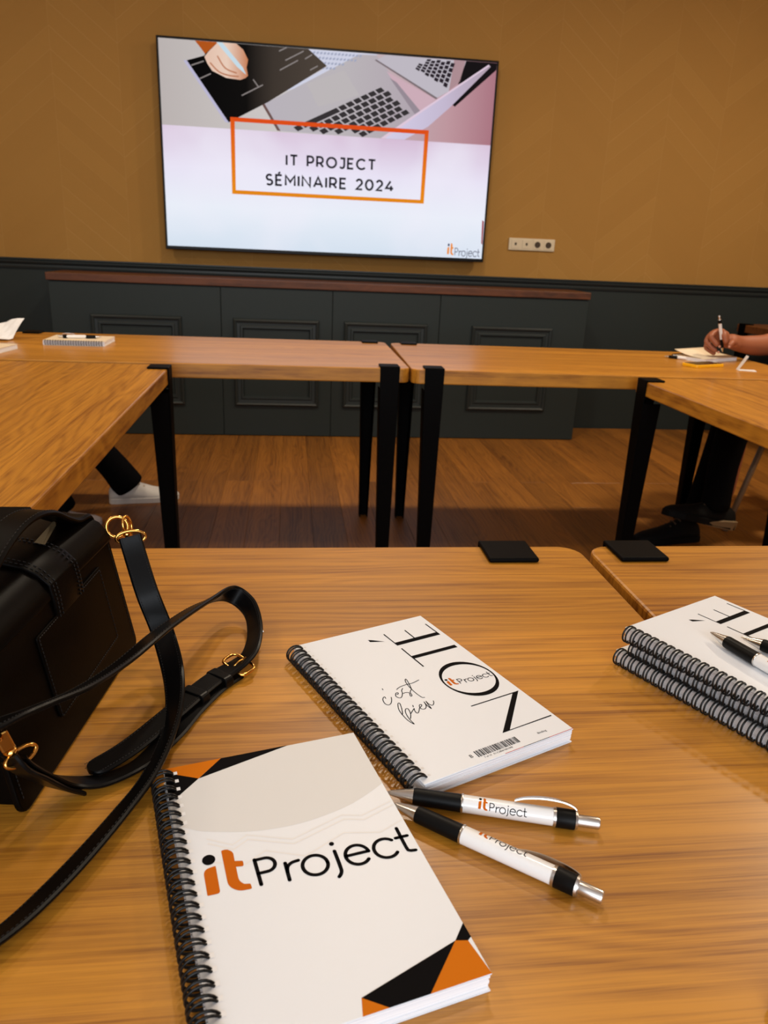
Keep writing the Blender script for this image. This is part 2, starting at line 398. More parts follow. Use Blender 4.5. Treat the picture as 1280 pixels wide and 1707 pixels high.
def wall_mat():
    """woven ochre wallpaper printed with wide chevron boards, world coordinates x / z"""
    m = mat('ochre_chevron_wallpaper', S(150, 112, 60), .78, spec=.25); n, l = nodes(m); b = n['Principled BSDF']
    tc = n.new('ShaderNodeTexCoord'); sx = n.new('ShaderNodeSeparateXYZ'); l.new(tc.outputs['Object'], sx.inputs[0])
    x = mathn(n, l, 'ADD', sx.outputs[0], sx.outputs[1]); z = sx.outputs[2]
    xs = mathn(n, l, 'ADD', x, -4.975-.13+10*.36*2)
    col_ = mathn(n, l, 'FLOOR', mathn(n, l, 'DIVIDE', xs, .36)); tri = mathn(n, l, 'PINGPONG', xs, .36)
    t = mathn(n, l, 'ADD', z, mathn(n, l, 'MULTIPLY', tri, .82)); tt = mathn(n, l, 'DIVIDE', t, .115); row = mathn(n, l, 'FLOOR', tt)
    wn = n.new('ShaderNodeTexWhiteNoise'); wn.noise_dimensions = '2D'; cv = n.new('ShaderNodeCombineXYZ')
    l.new(col_, cv.inputs[0]); l.new(row, cv.inputs[1]); l.new(cv.outputs[0], wn.inputs['Vector'])
    fr = mathn(n, l, 'FRACT', tt); edge = mathn(n, l, 'LESS_THAN', mathn(n, l, 'MINIMUM', fr, mathn(n, l, 'SUBTRACT', 1.0, fr)), .022)
    seam = mathn(n, l, 'LESS_THAN', mathn(n, l, 'MINIMUM', tri, mathn(n, l, 'SUBTRACT', .36, tri)), .0016)
    show = mathn(n, l, 'GREATER_THAN', wn.outputs['Value'], .55)
    ln = mathn(n, l, 'MAXIMUM', mathn(n, l, 'MULTIPLY', edge, show), mathn(n, l, 'MULTIPLY', seam, .7))
    wv = n.new('ShaderNodeTexNoise'); wv.inputs['Scale'].default_value = 1.0; wv.inputs['Detail'].default_value = 3
    mp = n.new('ShaderNodeMapping'); mp.inputs['Scale'].default_value = (260, 260, 420); l.new(tc.outputs['Object'], mp.inputs[0]); l.new(mp.outputs[0], wv.inputs['Vector'])
    base = mixc(n, l, wn.outputs['Value'], S(166, 124, 62), S(170, 128, 65))
    base = mixc(n, l, mathn(n, l, 'MULTIPLY', wv.outputs[0], .30), base, S(150, 111, 52))
    base = mixc(n, l, mathn(n, l, 'MULTIPLY', ln, .24), base, S(196, 158, 102)); l.new(base, b.inputs['Base Color'])
    h = mathn(n, l, 'ADD', mathn(n, l, 'MULTIPLY', wv.outputs[0], .25), mathn(n, l, 'MULTIPLY', ln, .5))
    bp = n.new('ShaderNodeBump'); bp.inputs['Strength'].default_value = .25; bp.inputs['Distance'].default_value = .002
    l.new(h, bp.inputs['Height']); l.new(bp.outputs[0], b.inputs['Normal']); return m
M['wall'] = wall_mat()
def emit(name, col, s=1.0):
    m = bpy.data.materials.new(name); m.use_nodes = True; n, l = nodes(m); n.remove(n['Principled BSDF'])
    e = n.new('ShaderNodeEmission'); e.inputs[0].default_value = (*col, 1); e.inputs[1].default_value = s
    l.new(e.outputs[0], n['Material Output'].inputs[0]); return m
def emit_grad(name, stops, axis=2, lo=0.0, hi=1.0, noise=0.0, ncol=None, nscale=3.0, s=1.0):
    m = emit(name, (1, 1, 1), s); n, l = nodes(m); e = [q for q in n if q.type == 'EMISSION'][0]
    tc = n.new('ShaderNodeTexCoord'); sx = n.new('ShaderNodeSeparateXYZ'); l.new(tc.outputs['Object'], sx.inputs[0])
    mr = n.new('ShaderNodeMapRange'); mr.inputs[1].default_value = lo; mr.inputs[2].default_value = hi; l.new(sx.outputs[axis], mr.inputs[0])
    r = ramp(n, stops); l.new(mr.outputs[0], r.inputs[0]); c = r.outputs[0]
    if noise:
        q = n.new('ShaderNodeTexNoise'); q.inputs['Scale'].default_value = nscale; q.inputs['Detail'].default_value = 2; l.new(tc.outputs['Object'], q.inputs['Vector'])
        rr = ramp(n, [(.40, (0, 0, 0)), (.68, (1, 1, 1))]); l.new(q.outputs[0], rr.inputs[0])
        c = mixc(n, l, mathn(n, l, 'MULTIPLY', rr.outputs[0], noise), c, ncol)
    l.new(c, e.inputs[0]); return m

# ================================================================== SETTING
WY = 4.975; XL, XR, YF = -3.1, 3.9, -2.7
fl = boxo('floor', (XL, XR, YF, WY, -.06, -.012), M['floor_gap']); tag(fl, kind='structure')
PWID = .1357; plank_meshes = []
def plank_mesh(L):
    bm = bmesh.new(); box(bm, 0, L, .0003, PWID-.0003, -.012, 0); bmesh.ops.recalc_face_normals(bm, faces=bm.faces[:])
    es = [e for e in bm.edges if all(v.co.z > -.001 for v in e.verts)]
    bmesh.ops.bevel(bm, geom=es, offset=.0006, segments=1, affect='EDGES')
    me = bpy.data.meshes.new('floor_plank'); bm.to_mesh(me); bm.free(); me.materials.append(M['floor_oak']); return me
LENS = [1.3, 1.7, 2.1]; PM = {L: plank_mesh(L-.0012) for L in LENS}
i0 = math.floor((XL-.23)/PWID)
ncol = int((XR-XL)/PWID)+1
for i in range(ncol):
    x0 = .23+(i0+1+i)*PWID
    if x0+PWID > XR: break
    y = WY-.01
    y += random.choice((0, .35, .7))*0
    first = True
    while y > YF+.1:
        L = random.choice(LENS) if not first else random.choice(LENS[:2]); first = False
        if y-L < YF: 
            fits = [q for q in LENS if y-q >= YF]
            if not fits: break
            L = fits[-1]
        p = link('floor_plank', PM[L], None, fl); p.location = (x0+PWID, y-L, 0); p.rotation_euler = (0, 0, PI/2)
        y -= L
tag(boxo('ceiling', (XL, XR, YF, WY, CEIL, CEIL+.1), M['ceiling']), kind='structure')
RAILZ0, RAILZ1 = .915, .973
wb = boxo('wall_back', (XL, XR, WY, WY+.12, RAILZ1-.02, CEIL), M['wall']); tag(wb, kind='structure')
boxo('wainscot', (XL, XR, WY, WY+.12, -.012, RAILZ1-.02), M['green'], wb)
for nm, a, b in (('wall_left', XL-.12, XL), ('wall_right', XR, XR+.12)):
    w = boxo(nm, (a, b, YF, WY, RAILZ1-.02, CEIL), M['wall']); tag(w, kind='structure')
    boxo('wainscot', (a, b, YF, WY, -.012, RAILZ1-.02), M['green'], w)
def wall_with_window(name, axis, w0, w1, a0, a1, o0, o1, z0, z1):
    bm = bmesh.new()
    for (p, q, r, s) in ((a0, o0, -.012, CEIL), (o1, a1, -.012, CEIL), (o0, o1, -.012, z0), (o0, o1, z1, CEIL)):
        box(bm, *((p, q, w0, w1, r, s) if axis == 'x' else (w0, w1, p, q, r, s)))
    return tag(bmo(name, bm, M['wall']), kind='structure')
wall_with_window('wall_front', 'x', YF-.12, YF, XL, XR, -1.85, 1.45, .85, 2.65)
def window(name, axis, o0, o1, z0, z1, at):
    bm = bmesh.new(); n = 3
    for k in range(n+1):
        p = o0+(o1-o0)*k/n; q = min(max(p-.03, o0), o1-.06); d = (q, q+.06, at-.03, at+.03, z0, z1)
        box(bm, *(d if axis == 'x' else (d[2], d[3], d[0], d[1], d[4], d[5])))
    for z in (z0, z1-.06):
        d = (o0, o1, at-.03, at+.03, z, z+.06); box(bm, *(d if axis == 'x' else (d[2], d[3], d[0], d[1], d[4], d[5])))
    tag(bmo(name, bm, M['ceiling']), kind='structure')
window('window_1', 'x', -1.85, 1.45, .85, 2.65, YF-.08)
# moulded chair rail, profile swept along x
prof = [(WY+.001, RAILZ0), (WY-.012, RAILZ0), (WY-.016, RAILZ0+.010), (WY-.016, RAILZ0+.022), (WY-.024, RAILZ0+.028), (WY-.030, RAILZ0+.036), (WY-.031, RAILZ0+.044), (WY-.026, RAILZ1-.010), (WY-.034, RAILZ1-.008), (WY-.034, RAILZ1), (WY+.001, RAILZ1)]
v = [(x, *p) for x in (XL, XR) for p in prof]; n = len(prof)
tag(mk('trim_1', v, [(i, (i+1) % n, n+(i+1) % n, n+i) for i in range(n)]+[tuple(range(n))[::-1], tuple(range(n, 2*n))], M['green_rail']), kind='structure')

# ================================================================== LOW CABINET under the screen
CY = 4.61; cab = empty('low_cabinet', (0.23, CY+.16, 0))
tag(cab, 'long low dark green panelled cabinet with reddish wooden top under the screen', 'cabinet')
def cb(name, d, m, par=cab, bevel=0): 
    return boxo(name, (d[0]-.23, d[1]-.23, d[2]-CY-.16, d[3]-CY-.16, d[4], d[5]), m, par, bevel)
cb('carcass', (-1.333, 1.793, CY+.022, WY-.002, .0, .870), M['green'])
tp = cb('wooden_top', (-1.345, 1.800, CY-.012, WY-.002, .871, .912), M['mahogany'], cab, .004); tp['label'] = 'reddish brown wooden top board'
seams = [-1.337, -.396, .246, .885, 1.797]; frames = [(-1.124, -.617), (-.330, .172), (.314, .816), (1.083, 1.587)]
def frame_moulding(x0, x1, z0, z1, y, par):
    prof = [(0, 0), (.004, .014), (.012, .020), (.020, .016), (.024, .009), (.040, .008), (.046, .013), (.054, .013), (.060, .004), (.062, 0)]
    V = []; Fc = []
    for ins, h in prof:
        V += [(x0+ins, y-h, z0+ins), (x1-ins, y-h, z0+ins), (x1-ins, y-h, z1-ins), (x0+ins, y-h, z1-ins)]
    for i in range(len(prof)-1):
        for k in range(4): Fc.append((4*i+k, 4*i+(k+1) % 4, 4*i+4+(k+1) % 4, 4*i+4+k))
    V = [(a-.23, b-CY-.16, c) for a, b, c in V]
    return mk('panel_moulding', V, Fc, M['green_rail'], par)
for i in range(4):
    d = cb('door_panel', (seams[i]+.0015, seams[i+1]-.0015, CY, CY+.020, .004, .866), M['green'], cab, .002)
    frame_moulding(*frames[i], .184, .697, CY, d)

# ================================================================== WALL SOCKET STRIP
sk = empty('socket_strip', (1.513, WY, 1.1735)); tag(sk, 'cream four-gang socket strip on the ochre wall right of the screen', 'socket')
boxo('cover_plate', (-.149, .149, -.012, -.0005, -.036, .036), M['socket'], sk, .003)
for k in range(4):
    x = -.1065+k*.071
    fr = boxo('socket_insert', (x-.027, x+.027, -.0155, -.011, -.027, .027), M['socket'], sk, .002)
    bm = bmesh.new()
    if k >= 2:
        for a in range(1):
            pts = [(x+.019*math.cos(2*PI*q/24), -.0157, .019*math.sin(2*PI*q/24)) for q in range(24)]; bm.faces.new([bm.verts.new(p) for p in pts])
        bmo('socket_well', bm, M['socket_dark'], fr)
        bm = bmesh.new(); lathe = [(x+dx, dz) for dx, dz in ((-.009, 0), (.009, 0))]
        for px, pz in lathe:
            pts = [(px+.0035*math.cos(2*PI*q/10), -.0162, pz+.0035*math.sin(2*PI*q/10)) for q in range(10)]; bm.faces.new([bm.verts.new(p) for p in pts])
        bmo('pin_hole', bm, M['black'], fr)
    else:
        box(bm, x-.006, x+.006, -.0175, -.0150, -.007, .009); bmo('data_port', bm, M['socket_dark'], fr, False, .001)

# ================================================================== TELEVISION
TY = 4.88; TX0, TX1, TZ0, TZ1 = -.7285, 1.188, 1.056, 2.157
tv = empty('television', (.23, WY, 1.606)); tag(tv, 'large wall-mounted flat screen showing a seminar title slide', 'television')
def tvo(o): o.location = (-.23, -WY, -1.606); return o
bm = bmesh.new(); box(bm, TX0, TX1, TY, TY+.045, TZ0, TZ1); tvo(bmo('housing', bm, M['tv_black'], tv, False, .004))
bm = bmesh.new(); box(bm, .0, .46, TY+.045, WY-.001, 1.4, 1.8); tvo(bmo('wall_bracket', bm, M['tv_black'], tv))
IX0, IX1, IZ0, IZ1 = -.716, 1.175, 1.076, 2.144; HZ = 1.715
def plane(name, pts, m, d, par=tv):
    pts = [(p[0]/1000, p[1]/1000) if abs(p[0]) > 5 or abs(p[1]) > 5 else p for p in pts]
    o = mk(name, [(a, TY-d, b) for a, b in pts], [tuple(range(len(pts)))], m, par); 
    if par is tv: tvo(o)
    return o
lav = emit_grad('slide_lower', [(0, S(214, 226, 240)), (.35, S(232, 238, 248)), (.68, S(232, 226, 244)), (1, S(214, 190, 214))], 2, 1.08, 1.71, .55, S(240, 238, 250), 2.2)
upp = emit_grad('slide_upper', [(0, S(186, 178, 176)), (.35, S(206, 200, 198)), (.55, S(196, 186, 190)), (.86, S(190, 150, 158)), (1, S(170, 118, 130))], 0, -.716, 1.175)
scr = plane('screen', [(IX0, IZ0), (IX1, IZ0), (IX1, HZ), (IX0, HZ+.003)], lav, .0008)
def pic(name, pts, col, d, lab=None):
    o = plane(name, pts, col if not isinstance(col, tuple) else emit(name+'_pixels', col), d, scr); return o
pic('photo_backdrop', [(IX0, HZ+.003), (IX1, HZ), (IX1, IZ1), (IX0, IZ1)], upp, .0009)
pic('white_keyboard', [(90, 2143), (490, 2143), (187, 2024), (34, 1947), (-45, 1921), (200, 2060)], S(206, 208, 226), .0011)
bm = bmesh.new(); rr = random.Random(3)
for i in range(15):
    for j in range(4):
        a = 130+i*20+j*-9-20; b = 2128-j*24-(14-i)*0
        if b < 2030+ max(0, (a-190))*.42 or a < 110+ (2140-b)*.8: continue
        w_ = 6.5; bm.faces.new([bm.verts.new(((a+dx*w_)/1000, TY-.0013, (b+dz*5+dx*2.5)/1000)) for dx, dz in ((-1, -1), (1, -1), (1, 1), (-1, 1))])
bmo('small_keys', bm, emit('small_keys_pixels', S(160, 166, 190)), scr)
pic('laptop_base', [(-146, 1856), (58, 1963), (381, 2135), (478, 2138), (745, 1868), (560, 1717), (-62, 1722)], emit_grad('laptop_base_pixels', [(0, S(184, 178, 186)), (.5, S(186, 180, 184)), (1, S(176, 164, 174))], 0, -.146, .735), .0012)
pic('laptop_edge', [(-162, 1855), (-146, 1857), (-56, 1722), (-75, 1723)], S(110, 84, 80), .0013)
pic('trackpad', [(90, 1972), (302, 2051), (388, 1932), (157, 1859)], S(188, 182, 184), .0013)
pic('second_laptop', [(478, 2112), (532, 2143), (1005, 2143), (905, 1983), (836, 1943)], S(190, 184, 194), .0013)
pic('second_laptop_edge', [(470, 2113), (480, 2117), (842, 1945), (832, 1938)], S(120, 108, 112), .0014)
pic('pink_gap', [(540, 2062), (832, 1937), (745, 1872), (640, 1940)], S(204, 172, 184), .0014)
pic('laptop_hinge', [(560, 2030), (600, 2010), (745, 1872), (715, 1852)], S(150, 138, 148), .00145)
pic('third_laptop', [(995, 2143), (1175, 2143), (1174, 2108), (946, 1906), (930, 1915), (1120, 2105), (955, 2020)], S(24, 20, 22), .0015)
pic('third_laptop_edge', [(925, 2143), (992, 2143), (965, 2035), (905, 1985)], S(172, 140, 146), .0015)
pic('laptop_lid', [(1127, 2133), (1140, 2123), (921, 1904), (796, 1794), (660, 1717), (520, 1717), (710, 1848)], emit_grad('laptop_lid_pixels', [(0, S(214, 208, 234)), (.6, S(196, 184, 208)), (1, S(176, 156, 172))], 0, .52, 1.13), .0016)
pic('laptop_lid_edge', [(1127, 2133), (1134, 2128), (730, 1850), (545, 1717), (520, 1717), (710, 1850)], S(222, 200, 218), .0017)
def keys(name, c00, c10, c11, c01, nx, ny, d, col, clip=None, skip=0):
    bm = bmesh.new()
    A, B, Cc, D = [Vector(p) for p in (c00, c10, c11, c01)]
    def bil(u, v): return (A*(1-u)+B*u)*(1-v)+(D*(1-u)+Cc*u)*v
    for j in range(ny):
        i = 0
        while i < nx:
            wd = 5 if (j == 0 and i == 3) else 1
            off = .0 if j % 2 == 0 else .35
            u0 = (i+off+.1)/(nx+.4); u1 = (i+wd+off-.1)/(nx+.4); v0 = (j+.1)/ny; v1 = (j+.9)/ny
            q = [bil(u0, v0), bil(u1, v0), bil(u1, v1), bil(u0, v1)]
            if min(p.y for p in q) > (clip or 0) and max(p.y for p in q) < 2142: bm.faces.new([bm.verts.new((p.x/1000, TY-d, p.y/1000)) for p in q])
            i += wd
    return bmo(name, bm, emit(name+'_pixels', col), scr)
keys('laptop_keys', (-75, 1706), (530, 1992), (692, 1858), (120, 1560), 14, 6, .0014, S(54, 50, 52), 1716)
keys('second_laptop_keys', (700, 2085), (740, 2140), (938, 2140), (893, 1996), 5, 7, .0016, S(44, 36, 44))
tab = emit_grad('tablet_pixels', [(0, S(10, 9, 10)), (.42, S(18, 16, 15)), (.62, S(62, 54, 48)), (1, S(78, 68, 60))], 0, -.57, .2)
pic('tablet', [(-570, 2044), (-471, 2074), (-440, 2143), (98, 2143), (202, 2067), (-124, 1867), (-353, 1747)], tab, .0020)
pic('tablet_edge', [(-585, 2043), (-568, 2046), (-345, 1747), (-366, 1750)], S(186, 182, 210), .0021)
lines = Print()
for a, b in (((-64, 2122), (-21, 2143)), ((-29, 2079), (72, 2131)), ((-60, 2029), (41, 2084)), ((80, 2093), (119, 2117)), ((108, 2040), (151, 2063)), ((-272, 1890), (-154, 1950)), ((-544, 2022), (-475, 2047)), ((-501, 1959), (-439, 1988)), ((-208, 1974), (-180, 1940))):
    lines.stroke([(a[0]/1000, a[1]/1000), (b[0]/1000, b[1]/1000)], .006, False)
lines.build('tablet_text', emit('tablet_text_pixels', S(140, 132, 130)), scr, lambda x, z: (x, TY-.0022, z))['kind'] = 'stuff'
pic('sleeve', [(-520, 2143), (-396, 2143), (-467, 2082), (-490, 2110)], S(176, 84, 28), .0023)
pic('pictured_hand', [(-471, 2068), (-447, 2096), (-396, 2143), (-298, 2143), (-260, 2116), (-234, 2069), (-243, 2030), (-236, 1990), (-250, 1978), (-278, 1967), (-355, 1972), (-431, 2002), (-456, 2035)], emit_grad('pictured_hand_pixels', [(0, S(226, 190, 170)), (.5, S(232, 204, 186)), (1, S(196, 120, 76))], 0, -.47, -.23), .0024)
fg = Print()
for pl in ([(-440, 2040), (-395, 2000), (-340, 1985), (-290, 1983)], [(-400, 2075), (-360, 2020), (-300, 2000)]): fg.stroke([(a/1000, b/1000) for a, b in pl], .007, smooth=4)
fg.build('finger_shade', emit('finger_shade_pixels', S(186, 120, 86)), scr, lambda x, z: (x, TY-.0025, z))
pic('pictured_pen', [(-404, 2143), (-372, 2143), (-264, 2030), (-246, 1996), (-254, 2000), (-296, 2031)], S(196, 218, 230), .0026)
pic('orange_frame_top', [(-338, 1778), (801, 1774), (777, 1752), (-314, 1756)], S(220, 78, 26), .0030)
pic('orange_frame_right', [(801, 1774), (794, 1376), (772, 1396), (777, 1752)], emit_grad('frame_pixels', [(0, S(232, 140, 20)), (1, S(222, 84, 26))], 2, 1.376, 1.77), .0030)
pic('orange_frame_bottom', [(794, 1376), (-336, 1376), (-315, 1397), (772, 1396)], S(226, 134, 24), .0030)
pic('orange_frame_left', [(-336, 1376), (-338, 1778), (-314, 1756), (-315, 1397)], bpy.data.materials['frame_pixels'], .0030)
dk = emit('slide_text_pixels', S(34, 32, 40))
for txt, x0, x1, z0, h in (('IT PROJECT', -.022, .494, 1.546, .052), ('SÉMINAIRE 2024', -.138, .603, 1.4365, .053)):
    pr, wdt = stroke_text(txt, .21, .40); sx = (x1-x0)/wdt
    pr.build('slide_lettering', dk, scr, lambda x, y, x0=x0, sx=sx, z0=z0, h=h: (x0+x*sx, TY-.0032, z0+y*h))['kind'] = 'stuff'
sc_ = .2/124.7
put_logo(scr, emit('slide_logo_orange_pixels', S(236, 140, 40)), emit('slide_logo_dark_pixels', S(70, 72, 100)), lambda x, y: (.956+x*sc_, TY-.0032, 1.092+y*sc_*1.25), False, 'slide_logo')
pic('red_mark', [(1160, 1300), (1171, 1293), (1173, 1159), (1165, 1167)], S(150, 30, 44), .0032)

# ================================================================== TABLES
TH = .75; TT = .046
def leg(parent, ox, oy, ang):
    """clamped folded steel leg; local +X = outwards from the edge"""
    bm = bmesh.new()
    w0, w1 = .032, .019; T = .0045; zt = TH-.012; d0, d1 = .055, .030
    # front plate
    def plate(pts):
        vs = [bm.verts.new(p) for p in pts]
        for q in ((0, 3, 2, 1), (4, 5, 6, 7), (0, 1, 5, 4), (1, 2, 6, 5), (2, 3, 7, 6), (3, 0, 4, 7)): bm.faces.new([vs[i] for i in q])
    plate([(0.0005, -w0, TH+.006), (0.0005, w0, TH+.006), (0.0005, w1, 0), (0.0005, -w1, 0), (T, -w0, TH+.006), (T, w0, TH+.006), (T, w1, 0), (T, -w1, 0)])
    for s in (-1, 1):   # side flanges folded back below the top
        z1 = TH-TT-.022
        a, b = s*w0*.985, s*(w0*.985-.004); fa, fb = s*w1*.98, s*(w1*.98-.004)
        plate([(0.001, a, z1), (-d0, a, z1), (-d1, fa, 0), (0.001, fa, 0), (0.001, b, z1), (-d0, b, z1), (-d1, fb, 0), (0.001, fb, 0)])
    o = bmo('leg', bm, M['steel'], parent, False, .0012, 1)
    cp = boxo('clamp_plate', (-.058, .0046, -.032, .032, TH+.0002, TH+.0066), M['steel'], o, .003, 3)
    bm = bmesh.new(); box(bm, -.055, .0, -.024, .024, TH-TT-.010, TH-TT-.0005); box(bm, -.040, -.012, -.014, .014, TH-TT-.05, TH-TT-.010)
    bmo('clamp_block', bm, M['steel'], o, False, .0015, 1)
    bm = bmesh.new(); tube(bm, [(-.026, 0, TH-TT-.075), (-.026, 0, TH-TT-.05)], .006, 10); bmo('clamp_screw', bm, M['silver'], o)
    o.location = (ox, oy, 0); o.rotation_euler = (0, 0, ang); return o
def table(label, cx, cy, lx, ly, rz, legs, group='clamped-leg oak tables in the U', m='oak', name='conference_table'):
    t = empty(name, (cx, cy, 0), rz); tag(t, label, 'table', group)
    bm = bmesh.new(); prism(bm, rrect(-lx/2, lx/2, -ly/2, ly/2, .030), TH-TT, TH)
    top = bmo('tabletop', bm, M[m], t, False, .0035, 2, 1.2)
    for (x, y, a) in legs: leg(t, x, y, a)
    return t
def corner_legs(lx, ly, off=.10, ends=(1, 1, 1, 1)):
    L = []
    for k, (sx, sy) in enumerate(((-1, 1), (1, 1), (-1, -1), (1, -1))):
        if ends[k]: L.append((sx*(lx/2-off), sy*ly/2, sy*PI/2))
    return L
LX, LY = 1.43, .70
# near pair: join at x = .377 / .389, far edge at y = .906
table('oak table nearest the camera, under the handbag and white notebooks', .3765-LX/2, .906-.35, LX, LY, 0, corner_legs(LX, LY))
table('oak table at near right, under the stack of spiral notebooks', .3885+LX/2, .906-.35, LX, LY, 0, corner_legs(LX, LY, .059))
# far pair
table('far left oak table across the front, before the green cabinet', .3845-LX/2, 2.445+.357, LX, .714, 0, corner_legs(LX, .714, .066))
table('far right oak table across the front, under the yellow phone', .3965+LX/2, 2.415+.357, LX, .714, math.radians(-1.2), corner_legs(LX, .714, .072))
# side wings (turned a quarter)
table('left wing oak table running away behind the handbag', -.358-.35, .972+LX/2, LX, LY, PI/2, [(LX/2-.062, -LY/2, -PI/2), (LX/2-.1, LY/2, PI/2), (-LX/2+.040, -LY/2, -PI/2), (-LX/2+.1, LY/2, PI/2)])
table('right wing oak table with its corner pointing at the crossed feet', 1.112+.35, .948+LX/2, LX, LY, PI/2, [(LX/2-.066, LY/2, PI/2), (LX/2-.1, -LY/2, -PI/2), (-LX/2+.1, LY/2, PI/2), (-LX/2+.1, -LY/2, -PI/2)])
# side table against the right end of the back wall
st = table('dark wooden side table behind the writing arm at right', 3.24, 4.30, .72, .95, math.radians(4), [(-.36, .40, PI), (-.36, -.40, PI), (.36, .40, 0), (.36, -.40, 0)], None, 'oak_dark', 'side_table')

# ================================================================== NOTEBOOKS
NW, NL = .1400, .217
def wire_mesh(th, L, pitch=.00847, wr=.00082):
    """twin-loop wire: pairs of loops from the cover holes round the spine to the back cover"""
    bm = bmesh.new(); k = int((L-.004)/pitch); y0 = -(L-(k-1)*pitch)/2; cz = th/2+.0018; cx = -.0008
    for i in range(k):
        yc = y0-i*pitch
        for s in (-1, 1):
            pts = []
            for a in range(19):
                an = math.radians(18+a*(300/18)); f = abs(a-9)/9
                pts.append((cx+.0080*math.cos(an), yc+s*(.0016-.0010*f**3), cz+.0078*math.sin(an)))
            tube(bm, pts, wr, 6)
        for q in (0, 18):
            an = math.radians(18+q*(300/18)); p = (cx+.0080*math.cos(an), cz+.0078*math.sin(an))
            tube(bm, [(p[0], yc-.0007, p[1]), (p[0], yc+.0007, p[1])], wr, 6)
    return bm
def holes(pr, L, pitch=.00847, inset=.008, sz=.0016):
    k = int((L-.004)/pitch); y0 = -(L-(k-1)*pitch)/2
    for i in range(k):
        y = y0-i*pitch; pr.poly([(inset-sz, y-sz), (inset+sz, y-sz), (inset+sz, y+sz), (inset-sz, y+sz)])
def notebook(name, label, loc, rz, th=.0125, cover='cover', group=None, flip=False, rings=True, W_=NW, L_=NL, blocks=5):
    """origin at the top right corner of the cover on the table; x across (spine at -W), y up the page"""
    nb = empty(name, loc, rz); tag(nb, label, 'notebook', group)
    rn = random.Random(len(label)*7)
    bm = bmesh.new(); z = .0012
    hb = (th-.0022)/blocks
    for k in range(blocks):
        dx, dy = rn.uniform(-.0012, .0), rn.uniform(-.0009, .0009)
        box(bm, -W_+.0005+rn.uniform(0, .0004), dx, -L_+.0006+dy, -.0006+dy, z, z+hb-.00012); z += hb
    bmo('pages', bm, M['pages'], nb)
    boxo('back_cover', (-W_, .0006, -L_, 0, .0002, .0011), M[cover], nb)
    fc = boxo('front_cover', (-W_, .0006, -L_, 0, th-.0009, th), M[cover], nb, .0003, 1)
    if rings:
        bm = wire_mesh(th, L_)
        for v in bm.verts: v.co.x += -W_
        bmo('wire_binding', bm, M['wire'], nb, True)
    return nb, fc
def on(th, d=.00012): return lambda s, t: (s/1000, -t/1000, th+d)
TH1 = .0125
# --- front notebook with the big logo
n1, c1 = notebook('spiral_notebook', 'white spiral notebook with orange and black corners and large logo, nearest the camera', (.0479, .4931, TH), math.atan2(.2542, .9671), TH1)
f = on(TH1)
g = Print(); arcp = catmull([(-139.8, 56.5, 0), (-127, 66.5, 0), (-117.1, 71, 0), (-99.5, 77, 0), (-79.3, 80.6, 0), (-56.1, 80.6, 0), (-29.6, 75.4, 0), (-10, 67, 0), (.4, 61.3, 0)], 5)
g.poly([(p.x, p.y) for p in arcp]+[(.4, .4), (-139.8, .4)]); g.build('printed_grey_dome', M['grey_ink'], c1, on(TH1, .00006))
g = Print()
for zz in ([(-122, 76), (-108, 86), (-98, 80.5), (-72, 93), (-36, 82.5), (-24, 87), (-1, 80)], [(-122, 80), (-108, 90), (-98, 84.5), (-72, 97), (-36, 86.5), (-24, 91), (-1, 84)], [(-122, 96), (-104, 104), (-90, 97), (-68, 109), (-40, 98), (-18, 105), (-1, 99)]): g.stroke(zz, 1.0, False)
g.build('printed_zigzag', M['line_ink'], c1, on(TH1, .00009))['kind'] = 'stuff'
def tri(name, polys, m, par, fn):
    for q in polys:
        p = Print(); p.poly(q); p.build(name, m, par, fn)
tri('printed_orange_shape', [[(-139.6, .1), (-99.9, .1), (-118.1, 17.2), (-139.6, 3.8)], [(-8.6, 192.9), (-2.1, 195.1), (.5, 216.9), (-34.3, 216.9)], [(-67.4, 207.4), (-56.1, 216.9), (-70.1, 216.9)]], M['orange'], c1, f)
tri('printed_black_shape', [[(-99.9, .1), (-50.5, .1), (-118.1, 17.3)], [(-139.6, 3.8), (-118.1, 17.2), (-134.6, 32.3), (-139.6, 34)], [(.5, 184), (.5, 193.5), (-2.1, 195.1), (-8.6, 192.9)], [(-8.6, 192.9), (-34.2, 216.9), (-56.1, 216.9), (-67.4, 207.4)]], M['ink'], c1, f)
ca = math.radians(-1.2)
lf = lambda x, y: ((x*math.cos(ca)-y*math.sin(ca)-128.5)/1000, (x*math.sin(ca)+y*math.cos(ca)-122.0)/1000, TH1+.00016)
put_logo(c1, M['orange_logo'], M['ink'], lf, True)
hp = Print(); holes(hp, NL, inset=-NW+.0072); hp.build('punched_holes', M['paper'], c1, lambda x, y: (x, y, TH1+.00020))['kind'] = 'stuff'
